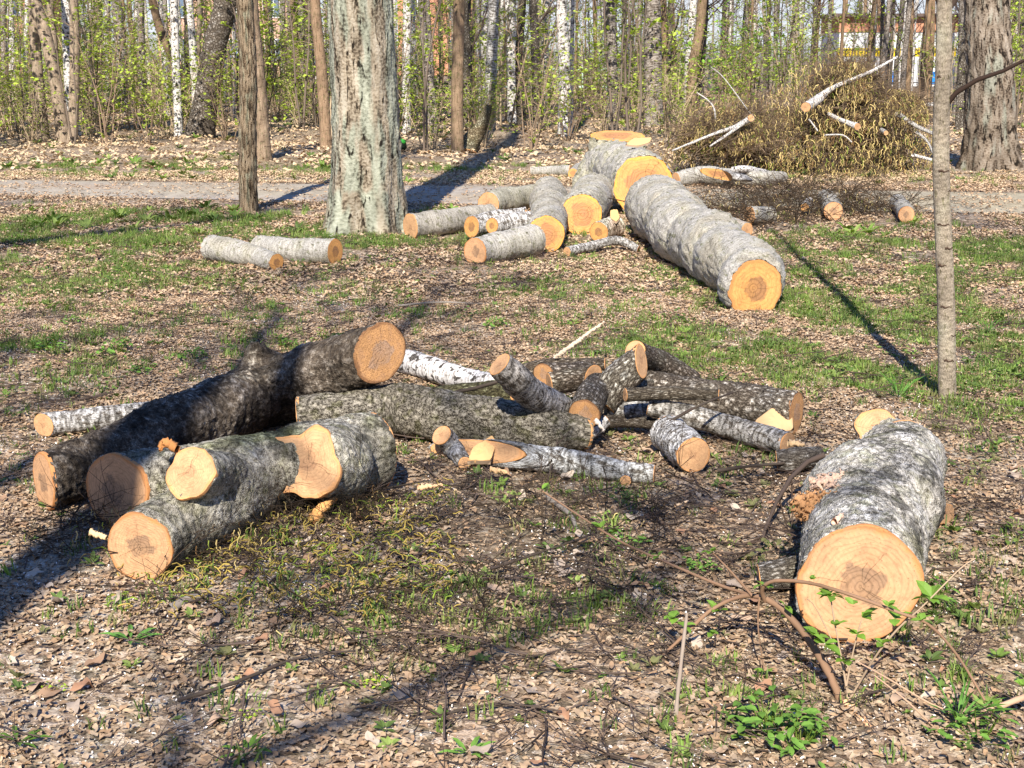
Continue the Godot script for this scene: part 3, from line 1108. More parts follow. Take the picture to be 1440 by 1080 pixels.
# ------------------------------------------------------------------ brushwood
func brush(called: String, label: String, category: String, mounds: Array, n_twigs: int, n_bits: int, tl: float, tr: float, bit: float, seed0: int, tone := 1.4) -> void:
	# mounds: [centre, half width, height, half depth]
	var base: Vector3 = mounds[0][0]
	var t := thing(called, label, category, base)
	for v in 5:
		var tm := twig_mesh(tl, tr, seed0 + v, 6)
		var where: Array[Transform3D] = []
		var tint := PackedColorArray()
		for k in n_twigs / 5:
			var m: Array = mounds[rng.randi() % mounds.size()]
			var p := inside_mound(m)
			var out := Vector3((p.x - m[0].x) / m[1], 0.25, (p.z - m[0].z) / m[3])
			var bs := Basis(Vector3.UP, rf(0, TAU)) * Basis(Vector3.BACK, rf(-0.35, 0.75)) * Basis(Vector3.RIGHT, rf(0, TAU))
			var s := rf(0.4, 1.1)
			where.append(Transform3D(bs.scaled(Vector3(s, s, s)), p - base - bs.x.normalized() * tl * s * 0.5))
			var q := rf(tone * 0.4, tone)
			tint.append(Color(q, q * 0.98, q * 0.80))
		swarm("twigs", tm, mats.twig, where, tint, t)
	var where: Array[Transform3D] = []
	var tint := PackedColorArray()
	for k in n_bits:
		var m: Array = mounds[rng.randi() % mounds.size()]
		var p := inside_mound(m)
		where.append(Transform3D((Basis(Vector3.UP, rf(0, TAU)) * Basis(Vector3.BACK, rf(-1.9, -0.6))).scaled(Vector3.ONE * bit * rf(0.6, 1.3)), p - base))
		var q := rf(0.6, 1.25)
		var c := Color(0.60, 0.47, 0.20)
		if rng.randf() < 0.25: c = Color(0.22, 0.13, 0.06)
		if rng.randf() < 0.12: c = Color(0.25, 0.31, 0.06)
		tint.append(Color(c.r * q, c.g * q, c.b * q))
	swarm("catkins", mats.catkin_mesh, mats.litter, where, tint, t)

func inside_mound(m: Array) -> Vector3:
	var th := rf(0, TAU)
	var r := pow(rng.randf(), 0.42)
	var e := asin(rng.randf())
	return m[0] + Vector3(cos(th) * cos(e) * m[1], sin(e) * m[2] , sin(th) * cos(e) * m[3]) * r + Vector3(0, 0.03, 0)

# ------------------------------------------------------------------ trees and shrubs
var crowns: Array = []

func crown_mesh(sd: int, leafy: float) -> ArrayMesh:       # limbs from the origin up, 6 m high
	var g := RandomNumberGenerator.new()
	g.seed = sd
	var b := Buf.new()
	for k in 9:
		var h := g.randf_range(0.0, 4.5)
		var th := g.randf() * TAU
		var d := Vector3(cos(th), g.randf_range(0.5, 1.4), sin(th)).normalized()
		var P := []
		var p := Vector3(0, h, 0)
		var L := g.randf_range(1.4, 2.8)
		for j in 5:
			P.append(p)
			d = (d + Vector3(g.randf_range(-0.2, 0.2), g.randf_range(-0.05, 0.25), g.randf_range(-0.2, 0.2))).normalized()
			p += d * L / 4.0
		thin(b, P, 0.035, 0.012, 5, Color.WHITE)
		for f in 7:
			var q: Vector3 = P[g.randi_range(1, 4)]
			var dd := (d + Vector3(g.randf_range(-1, 1), g.randf_range(-0.6, 0.8), g.randf_range(-1, 1))).normalized()
			var l := g.randf_range(0.5, 1.3)
			thin(b, [q, q + dd * l * 0.5 + Vector3(0, 0.03, 0), q + dd * l], 0.012, 0.004, 3, Color.WHITE)
			for z in int(leafy * 5):
				var c := Color(4.4, 6.2, 0.9) * g.randf_range(0.8, 1.2)
				small_leaf(b, q + dd * l * g.randf_range(0.2, 1.0), Vector3(g.randf_range(-1, 1), g.randf_range(-0.6, 0.3), g.randf_range(-1, 1)).normalized(), Vector3.UP, 0.085, 0.07, c)
	return b.mesh(false)

# mids: [px, py] between the foot and the top edge of the picture; top: px where it leaves the picture
func tree(called: String, label: String, group: String, foot: Vector2, top: float, w: float, bark: String, o := {}) -> Node3D:
	var base := gp(foot.x, foot.y)
	base.y = gh(base.x, base.z)
	var r0 := rpx(w, base)
	var t := thing(called, label, "tree", base, group)
	var d := -base.z
	var dz: float = o.get("lean", 0.0)
	var P := [Vector3(0, -0.12, 0)]
	var mids: Array = o.get("mids", [])
	for m in mids:
		var q := pz(m[0], m[1], d)
		P.append(q - base)
	var tp := pz(top, 0.0, d) - base
	P.append(tp + Vector3(0, 0, dz))
	var prev: Vector3 = P[P.size() - 2]
	var dir: Vector3 = (P[-1] - prev).normalized().lerp(Vector3.UP, 0.3).normalized()
	var H: float = o.get("height", rf(11.0, 15.0))
	var q: Vector3 = P[-1]
	while q.y < H:
		q += dir * 2.2 + Vector3(rf(-0.12, 0.12), 0, rf(-0.12, 0.12))
		P.append(q)
	var R := []
	for p in P:
		R.append(r0 * lerpf(1.0, 0.22, clampf(p.y / H, 0.0, 1.0)))
	var sm := smooth_path(P, R, clampf(r0 * 0.3, 0.04, 0.12))
	# coarser above what the picture shows
	var sp := PackedVector3Array()
	var sr := PackedFloat32Array()
	for k in sm[0].size():
		if sm[0][k].y < tp.y + 1.0 or k % 6 == 0:
			sp.append(sm[0][k])
			sr.append(sm[1][k])
	var b := Buf.new()
	tube(b, sp, sr, o.get("seg", clampi(int(w * 0.7), 12, 80)), {"amp": o.get("amp", r0 * 0.10), "fq": o.get("fq", 22.0), "tile": o.get("tile", 1.2), "off": rf(0, 6.0), "flare": o.get("flare", 0.35), "lobes": o.get("lobes", 5.0), "tint": o.get("tint", Color.WHITE), "vary": 0.35})
	part("trunk", b.mesh(), mats[bark], t)
	if o.get("crown", true):
		var c := part("crown", crowns[rng.randi() % crowns.size()], mats.twig, t, Vector3(0, 0, 0))
		var at: Vector3 = P[-1]
		for p in P:
			if p.y > maxf(4.8, tp.y + 1.0):
				at = p
				break
		c.position = at
		c.scale = Vector3.ONE * (H - at.y) / 5.6
		c.rotation.y = rf(0, TAU)
		tag(c, "", "", "", "stuff")
	return t

# thin stems with young leaves; h metres high
func shrub_mesh(sd: int, stems: int, h: float, spread: float, leaves: int, stem_c: Color, leaf_c: Color, leaf_l: float) -> Array:
	var g := RandomNumberGenerator.new()
	g.seed = sd
	var b := Buf.new()
	var f := Buf.new()
	for k in stems:
		var th := g.randf() * TAU
		var d := Vector3(cos(th) * spread, 1.0, sin(th) * spread).normalized()
		var p := Vector3(cos(th), 0, sin(th)) * g.randf_range(0.0, 0.25)
		var H := h * g.randf_range(0.55, 1.0)
		var P := []
		for j in 7:
			P.append(p)
			d = (d + Vector3(g.randf_range(-0.16, 0.16), 0.05, g.randf_range(-0.16, 0.16))).normalized()
			p += d * H / 6.0
		var cs := stem_c * g.randf_range(0.7, 1.4)
		thin(b, P, 0.004 + 0.004 * h * g.randf_range(0.6, 1.2), 0.003, 5, cs)
		var nt := int(7 + h * 2.0)
		for j in nt:
			var y := pow(g.randf_range(0.02, 1.0), 0.7) * 5.9
			var q: Vector3 = P[int(y)].lerp(P[int(y) + 1], y - int(y))
			var ta := g.randf() * TAU
			var dd := Vector3(cos(ta), g.randf_range(0.1, 0.9), sin(ta)).normalized()
			var L := h * g.randf_range(0.10, 0.28)
			var e := q + dd * L
			var m := q + dd * L * 0.5 + Vector3(0, 0.04 * L, 0)
			thin(b, [q, m, e], 0.0035 + 0.0006 * h, 0.0018, 3, cs)
			for z in leaves * (4 if h > 4.0 else 2) + 1:
				var o := q.lerp(e, g.randf_range(0.3, 1.05))
				var la := g.randf() * TAU
				var ld := (dd + Vector3(cos(la), g.randf_range(-0.7, 0.4), sin(la)) * 1.3).normalized()
				var qv := g.randf_range(0.7, 1.3)
				var L2 := leaf_l * g.randf_range(0.85, 2.0)
				small_leaf(f, o + ld * 0.01, ld, Vector3(g.randf_range(-0.5, 0.5), 1, g.randf_range(-0.5, 0.5)).normalized(), L2, L2 * 0.75, Color(leaf_c.r * qv, leaf_c.g * qv, leaf_c.b * qv))
	return [b.mesh(), f.mesh(false)]

func shrub_proto(called: String, a: Array, stem_m: Material) -> Node3D:
	var t := Node3D.new()
	t.name = called
	part("stems", a[0], stem_m, t)
	tag(part("foliage", a[1], mats.leaf, t), "", "", "", "stuff")
	return t

func put(proto: Node3D, called: String, p: Vector3, turn: float, s: Vector3, label: String, category: String, group: String) -> Node3D:
	var o: Node3D = proto.duplicate()
	o.name = numbered(called)
	add_child(o, true)
	o.position = p
	o.rotation.y = turn
	o.scale = s
	tag(o, label, category, group)
	return o

# ------------------------------------------------------------------ the scene
func _ready() -> void:
	rng.seed = 20240426
	nz.seed = 7
	nz.noise_type = FastNoiseLite.TYPE_SIMPLEX_SMOOTH
	nz.frequency = 0.02
	nz.fractal_octaves = 2
	nf.seed = 12
	nf.noise_type = FastNoiseLite.TYPE_SIMPLEX
	nf.frequency = 1.0
	nf.fractal_octaves = 3
	# camera, sky, sun, exposure
	var cam := Camera3D.new()
	cam.name = "camera"
	cam.position = Vector3(0, EYE, 0)
	cam.rotation.x = -pitch
	cam.fov = rad_to_deg(2.0 * atan(540.0 / F))
	cam.near = 0.05
	cam.far = 900.0
	add_child(cam, true)
	cam.current = true
	var env := Environment.new()
	env.background_mode = Environment.BG_SKY
	var sky := Sky.new()
	var sm := ProceduralSkyMaterial.new()
	sm.sky_top_color = Color(0.30, 0.50, 0.82)
	sm.sky_horizon_color = Color(0.93, 0.95, 0.97)
	sm.sky_curve = 0.18
	sm.ground_horizon_color = Color(0.55, 0.5, 0.42)
	sm.ground_bottom_color = Color(0.3, 0.26, 0.2)
	sky.sky_material = sm
	env.sky = sky
	env.background_energy_multiplier = 0.6
	env.tonemap_mode = Environment.TONE_MAPPER_LINEAR
	env.tonemap_exposure = 1.9
	env.sdfgi_enabled = true
	env.ssao_enabled = true
	env.ssil_enabled = true
	var we := WorldEnvironment.new()
	we.name = "environment"
	we.environment = env
	add_child(we, true)
	var sun := DirectionalLight3D.new()
	sun.name = "sun"
	sun.light_color = Color(1.0, 0.965, 0.91)
	sun.light_energy = 1.6
	sun.light_angular_distance = 0.5
	sun.shadow_enabled = true
	add_child(sun, true)
	var el := deg_to_rad(41.0)
	var az := deg_to_rad(6.6)
	sun.look_at_from_position(Vector3.ZERO, Vector3(sin(az) * cos(el), -sin(el), -cos(az) * cos(el)))

	make_textures()
	for q in [[1300, 450, 1.3, 1.2, 1.2], [1150, 505, 1.2, 0.6, 1.0], [1400, 540, 0.9, 0.8, 0.9], [1340, 385, 1.5, 1.5, 0.7], [1040, 450, 0.8, 0.5, 0.35],
			[100, 325, 2.2, 1.1, 0.9], [300, 310, 2.0, 0.7, 0.85], [430, 338, 1.4, 0.4, 0.8], [620, 345, 1.0, 0.3, 0.55], [40, 385, 1.2, 1.0, 0.5], [200, 400, 1.0, 0.8, 0.3],
			[150, 500, 0.7, 0.6, 0.7], [750, 410, 1.4, 0.4, 0.25], [480, 440, 0.9, 0.5, 0.3], [600, 232, 2.0, 1.0, 0.5], [300, 226, 2.0, 1.2, 0.5], [80, 232, 3.0, 1.5, 0.5],
			[400, 172, 3.0, 3.0, 0.4], [1400, 160, 4.0, 5.0, 0.4], [850, 640, 0.5, 0.3, 0.45], [1000, 600, 0.6, 0.4, 0.4], [950, 900, 0.8, 0.3, 0.35], [600, 700, 0.6, 0.25, 0.35],
			[1100, 1020, 0.25, 0.2, 0.9], [1370, 1030, 0.3, 0.25, 0.9], [1390, 850, 0.4, 0.4, 0.35], [720, 830, 0.8, 0.4, 0.3], [1400, 330, 2.0, 0.6, 0.4], [800, 720, 0.5, 0.2, 0.3]]:
		var p := gp(q[0], q[1])
		blobs.append([p.x, p.z, q[2], q[3], q[4]])
	var ground := build_ground()
	for k in 4:
		crowns.append(crown_mesh(900 + k, 0.45 if k % 2 == 0 else 1.0))
	build_trees()
	build_buildings()
	build_woodland()
	build_near_left()
	build_middle_pile()
	build_near_right()
	build_far_logs()
	build_brush_pile()
	build_litter(ground)
	build_plants()
	build_sticks()

func build_trees() -> void:
	# the two old trees and the slim ones before the wood
	tree("old_tree", "thick old tree with plated grey-green lichen bark standing before the path", "", Vector2(516, 326), 506, 96, "plate", {"mids": [[514, 170]], "flare": 0.60, "lobes": 6.0, "amp": 0.022, "fq": 9.0, "fy": 0.2, "tint": Color(0.70, 0.71, 0.63), "tile": 1.9, "seg": 128, "height": 17.0})
	tree("old_tree", "broad old tree with brown furrowed bark beside the brushwood heap", "", Vector2(1392, 238), 1398, 66, "plate_brown", {"mids": [[1392, 120]], "flare": 0.6, "lobes": 5.0, "amp": 0.045, "fq": 7.0, "fy": 0.16, "tile": 1.7, "tint": Color(0.52, 0.51, 0.47), "seg": 96, "height": 17.0, "lean": -0.3})
	tree("slim_tree", "slim grey-brown tree on the grass just before the path", "", Vector2(350, 298), 344, 26, "plate_brown", {"mids": [[348, 200], [349, 110]], "tint": Color(0.60, 0.55, 0.44), "tile": 0.8, "amp": 0.012, "flare": 0.45, "seg": 28})
	tree("slim_tree", "slim brown tree behind the path, right behind the grey-brown one", "", Vector2(371, 226), 352, 23, "tan", {"mids": [[362, 110]], "tint": Color(0.78, 0.74, 0.68), "flare": 0.35, "seg": 24})
	# the sapling at the right, with its side branch
	var s := tree("young_birch", "young birch with pale banded trunk and one dark side branch", "", Vector2(1335, 562), 1328, 25, "pale", {"mids": [[1330, 420], [1323, 210]], "tint": Color(0.92, 0.82, 0.70), "flare": 0.15, "seg": 32, "tile": 0.9, "amp": 0.003, "height": 7.5, "crown": true})
	var d := -s.position.z
	var b := Buf.new()
	var P := []
	for q in [[1324, 156, 0.0], [1345, 130, 0.03], [1375, 112, 0.06], [1410, 100, 0.1], [1446, 82, 0.15], [1490, 66, 0.2]]:
		P.append(pz(q[0], q[1], d - q[2]) - s.position)
	thin(b, P, 0.013, 0.006, 8, Color(0.5, 0.45, 0.42))
	part("side_branch", b.mesh(), mats.twig, s)
	b = Buf.new()
	thin(b, [pz(1325, 22, d) - s.position, pz(1342, 2, d) - s.position, pz(1362, -40, d - 0.1) - s.position], 0.018, 0.01, 8, Color(1.6, 1.3, 1.1))
	thin(b, [pz(1326, 20, d) - s.position, pz(1316, -10, d) - s.position, pz(1306, -60, d - 0.1) - s.position], 0.015, 0.008, 8, Color(1.6, 1.3, 1.1))
	part("fork", b.mesh(), mats.twig, s)
	var kn := [[562, 1335.0], [420, 1330.0], [210, 1323.0], [0, 1328.0]]
	for q in [[60, 0.5, 1.6], [92, -0.3, 0.5], [108, -0.9, 0.2], [188, -0.8, 1.2], [240, -0.6, 0.9], [268, 0.0, 1.0], [315, -1.0, 0.6], [348, -0.2, 1.1], [372, -1.0, -0.1], [430, -0.9, 0.3], [470, 0.1, 1.0], [505, -0.7, 0.4]]:
		var xx := 1328.0
		for j in 3:
			if q[0] <= kn[j][0] and q[0] > kn[j + 1][0]:
				xx = lerpf(kn[j][1], kn[j + 1][1], float(kn[j][0] - q[0]) / (kn[j][0] - kn[j + 1][0]))
		var ct: Vector3 = pz(xx, q[0], d) - s.position
		var rr := rpx(25, ct + s.position) * lerpf(1.0, 0.22, clampf(ct.y / 7.5, 0, 1))
		var arc := []
		for j in 6:
			var th := lerpf(q[1], q[2], j / 5.0)
			arc.append(ct + Vector3(sin(th) * rr, 0.004 * sin(j * 2.0), cos(th) * rr))
		var sb := Buf.new()
		thin(sb, arc, 0.0045 + 0.003 * sin(q[0] * 1.0), 0.002, 6, Color(0.9, 0.8, 0.7))
		part("bark_scar", sb.mesh(), mats.twig, s)
	# the wood's edge, left to right
	var edge := "smooth tan trunks at the left edge of the wood"
	tree("tan_tree", "leaning tan trunk, first of the clump behind the path", "", Vector2(62, 197), 47, 17, "tan", {"mids": [[52, 90]], "flare": 0.2})
	tree("tan_tree", "curving tan trunk in the middle of the left clump", "", Vector2(90, 198), 49, 19, "tan", {"mids": [[79, 120], [63, 45]], "flare": 0.2})
	tree("tan_tree", "straight tan trunk, last of the clump behind the path", "", Vector2(101, 200), 103, 15, "tan", {"mids": [[105, 90]], "flare": 0.35})
	tree("tan_tree", "thin tan trunk rising behind the curving one in the left clump", "", Vector2(84, 188), 70, 11, "tan", {"mids": [[76, 60]], "flare": 0.2})
	tree("black_birch", "dark rough birch with flaring black foot, leaning right behind the path", "", Vector2(279, 197), 318, 36, "dark", {"mids": [[292, 130], [303, 60]], "flare": 0.55, "tint": Color(0.75, 0.72, 0.7), "amp": 0.03})
	tree("tan_tree", "brown trunk leaning left away from the dark rough birch", "", Vector2(266, 170), 214, 13, "tan", {"mids": [[250, 100], [228, 50]], "tint": Color(0.55, 0.48, 0.42)})
	tree("tan_tree", "pale brown trunk leaning right against the dark rough birch", "", Vector2(277, 160), 281, 9, "tan", {"mids": [[279, 70]]})
	tree("tan_tree", "brown trunk with swollen foot just left of the old lichen tree", "", Vector2(459, 208), 443, 17, "tan", {"mids": [[453, 110]], "tint": Color(0.82, 0.72, 0.62), "flare": 0.45})
	tree("tan_tree", "thin pale trunk touching the right side of the old lichen tree", "", Vector2(552, 185), 546, 5, "tan", {})
	tree("birch", "white birch with dark bands above the evergreen shrub", "", Vector2(584, 165), 577, 15, "birch", {"mids": [[580, 90]]})
	tree("grey_tree", "curved dark trunk with pale foot right of the evergreen shrub", "", Vector2(614, 190), 594, 11, "birchlog", {"mids": [[608, 140], [597, 60]], "tint": Color(0.55, 0.5, 0.46)})
	tree("tan_tree", "brown trunk standing near the path in the middle of the wood", "", Vector2(643, 215), 645, 18, "tan", {"mids": [[643, 120]], "tint": Color(0.74, 0.67, 0.58), "flare": 0.5})
	tree("black_birch", "black-footed birch leaning right with banded top", "", Vector2(655, 157), 670, 11, "dark", {"mids": [[662, 80]], "tint": Color(0.9, 0.85, 0.8)})
	tree("birch", "grey-white birch with broken bark behind the mossy snag", "", Vector2(688, 190), 694, 17, "birchlog", {"mids": [[691, 90]]})
	tree("birch", "brightest white birch with black diamonds in the middle of the wood", "", Vector2(722, 172), 717, 17, "birch", {"mids": [[720, 90]], "tint": Color(1.1, 1.1, 1.12)})
	tree("black_birch", "thin black trunk right beside the brightest white birch", "", Vector2(733, 180), 735, 12, "dark", {"mids": [[730, 80]], "tint": Color(0.6, 0.58, 0.55)})
	tree("birch", "slender white birch between two thin dark stems", "", Vector2(763, 162), 770, 12, "birch", {"mids": [[765, 90]]})
	tree("birch", "stout white birch with black lower trunk and forked foot", "", Vector2(793, 195), 790, 18, "birch", {"mids": [[794, 120], [792, 60]], "flare": 0.5, "lobes": 3.0})
	tree("grey_tree", "broad grey trunk among bright leaves left of the brushwood", "", Vector2(919, 178), 917, 27, "birchlog", {"mids": [[918, 90]], "tint": Color(0.55, 0.5, 0.46), "flare": 0.4})
	tree("tan_tree", "thin brown trunk right of the broad grey one", "", Vector2(950, 147), 945, 8, "tan", {"tint": Color(0.75, 0.65, 0.55)})
	tree("tan_tree", "forked brown trunk beside the brightest green bush", "", Vector2(972, 164), 988, 15, "tan", {"mids": [[974, 100], [984, 40]], "tint": Color(0.74, 0.67, 0.58)})
	for q in [[18, 150, 14, 10, "birch", "white birch behind the left clump of tan trunks"], [36, 160, 38, 7, "birch", "narrow white birch showing between left trunks"], [8, 165, 4, 9, "grey_tree", "grey trunk at the far left of the wood"],
			[122, 140, 130, 10, "birch", "grey-white birch leaning right of the tan clump"], [142, 150, 139, 9, "black_birch", "dark trunk behind the straight tan one"], [150, 145, 150, 8, "birch", "white birch pressed beside a dark trunk"],
			[176, 165, 164, 17, "grey_tree", "broad pale grey trunk with black foot left of the dark birch"], [187, 130, 192, 8, "birch", "short-looking bright birch before the orange wall"], [240, 150, 232, 8, "grey_tree", "grey trunk behind the leaning brown one"],
			[270, 135, 261, 9, "birch", "clean white birch left of the dark rough birch"], [330, 170, 328, 6, "birch", "thin white birch hidden behind the slim grey-brown tree"], [380, 140, 373, 9, "tan_tree", "brown trunk in line behind the slim brown tree"],
			[398, 125, 399, 6, "grey_tree", "thin grey trunk in front of the pink wall"], [417, 135, 419, 6, "black_birch", "dark thin trunk in front of the pink wall"], [430, 148, 412, 9, "tan_tree", "tan trunk bent to the left near the blue sign"],
			[1063, 110, 1062, 10, "birch", "pale birch behind the left end of the brushwood"], [1078, 105, 1074, 7, "grey_tree", "thin grey trunk behind the brushwood"], [1120, 100, 1125, 8, "birch", "white birch over the left half of the brushwood"],
			[1168, 100, 1170, 9, "tan_tree", "brown trunk over the middle of the brushwood"], [1187, 105, 1190, 8, "tan_tree", "second brown trunk over the middle of the brushwood"], [1214, 100, 1217, 9, "tan_tree", "brown trunk left of the pair of birches by the pavilion"],
			[1226, 105, 1224, 13, "birch", "stout birch before the left end of the yellow band"], [1236, 108, 1236, 8, "tan_tree", "brown trunk touching the stout birch by the pavilion"], [1254, 112, 1252, 11, "birch", "birch before the yellow band of the pavilion"],
			[1266, 108, 1290, 8, "birch", "birch leaning right across the pavilion wall"], [1304, 138, 1312, 9, "tan_tree", "tan trunk just left of the young birch"], [1294, 155, 1308, 6, "tan_tree", "thin leaning pole-like trunk before the blue panels"],
			[1362, 110, 1366, 8, "birch", "bright white birch left of the broad old tree"], [1358, 125, 1356, 9, "grey_tree", "dark trunk hugging the left side of the broad old tree"], [1432, 150, 1436, 11, "black_birch", "dark trunk at the far right of the wood"]]:
		var bark: String = {"birch": "birch", "grey_tree": "birchlog", "black_birch": "dark", "tan_tree": "tan"}[q[4]]
		var tint := Color(0.6, 0.56, 0.52) if q[4] == "grey_tree" else (Color(0.78, 0.68, 0.58) if q[4] == "tan_tree" else Color.WHITE)
		tree(q[4], q[5], "", Vector2(q[0], q[1]), q[2], q[3], bark, {"tint": tint, "mids": [[(q[0] + q[2]) * 0.5 + rf(-2, 2), q[1] * 0.5]]})
	# trees out of the picture, whose shade falls into it
	shade_tree("shade_tree", "tall forked tree standing behind the viewer", Vector3(-2.25, 0, 2.2), 0.17, [[Vector3(0, 5.2, 0), Vector3(0.45, 9.5, -0.2)], [Vector3(0, 5.2, 0), Vector3(-0.55, 9.8, 0.3)]])
	shade_tree("shade_tree", "tree with spreading limbs left of the view", Vector3(-6.6, 0, -1.5), 0.2, [[Vector3(0, 6.5, 0), Vector3(1.8, 9.5, -0.5)], [Vector3(0, 7.5, 0), Vector3(-0.9, 11, 0.8)], [Vector3(0, 8.0, 0), Vector3(2.6, 11.2, 0.6)]])
	shade_tree("shade_tree", "leaning tree with one long low limb, behind the viewer", Vector3(-3.2, 0, 4.6), 0.16, [[Vector3(0.1, 5.2, -0.3), Vector3(2.9, 6.5, -1.3)], [Vector3(0, 7.0, 0), Vector3(-1.0, 10.5, 0.6)]], 0.32)
	shade_tree("shade_tree", "slender tree behind and right of the viewer", Vector3(3.6, 0, -0.3), 0.10, [[Vector3(0, 6.0, 0), Vector3(0.6, 9.5, 0.4)], [Vector3(0, 6.6, 0), Vector3(-0.8, 10.0, -0.5)]])

func shade_tree(called: String, label: String, at: Vector3, r: float, limbs: Array, lr := 0.6) -> void:
	var t := thing(called, label, "tree", at)
	var b := Buf.new()
	var H: float = limbs[0][0].y
	var sm := smooth_path([Vector3(0, -0.1, 0), Vector3(0.06, H * 0.5, 0), Vector3(0, H, 0), Vector3(0.1, H + 3.5, 0)], [r, r * 0.9, r * 0.75, r * 0.3], 0.25)
	tube(b, sm[0], sm[1], 16, {"amp": 0.02, "flare": 0.3})
	for l in limbs:
		var s2 := smooth_path([l[0], l[0].lerp(l[1], 0.5) + Vector3(0.15, -0.1, 0.1), l[1]], [r * lr, r * lr * 0.7, r * lr * 0.3], 0.25)
		tube(b, s2[0], s2[1], 10, {"amp": 0.015})
	part("trunk", b.mesh(), mats.tan, t)
	for l in limbs:
		for f in [0.55, 0.95]:
			var c := part("crown", crowns[rng.randi() % crowns.size()], mats.twig, t, l[0].lerp(l[1], f) - Vector3(0, 0.6, 0))
			c.scale = Vector3(0.55, 0.5, 0.55)
			c.rotation.y = rf(0, TAU)
			tag(c, "", "", "", "stuff")

func box(b: Buf, lo: Vector3, hi: Vector3) -> void:
	var q := [Vector3(lo.x, lo.y, lo.z), Vector3(hi.x, lo.y, lo.z), Vector3(hi.x, hi.y, lo.z), Vector3(lo.x, hi.y, lo.z), Vector3(lo.x, lo.y, hi.z), Vector3(hi.x, lo.y, hi.z), Vector3(hi.x, hi.y, hi.z), Vector3(lo.x, hi.y, hi.z)]
	for f in [[4, 5, 6, 7], [1, 0, 3, 2], [0, 4, 7, 3], [5, 1, 2, 6], [7, 6, 2, 3], [0, 1, 5, 4]]:
		var s := b.v.size()
		for k in f:
			b.v.append(q[k])
		b.quad(s, s + 3, s + 2, s + 1)

func box_part(called: String, lo: Vector3, hi: Vector3, m: Material, parent: Node) -> MeshInstance3D:
	var b := Buf.new()
	box(b, lo, hi)
	return part(called, b.mesh(false), m, parent)

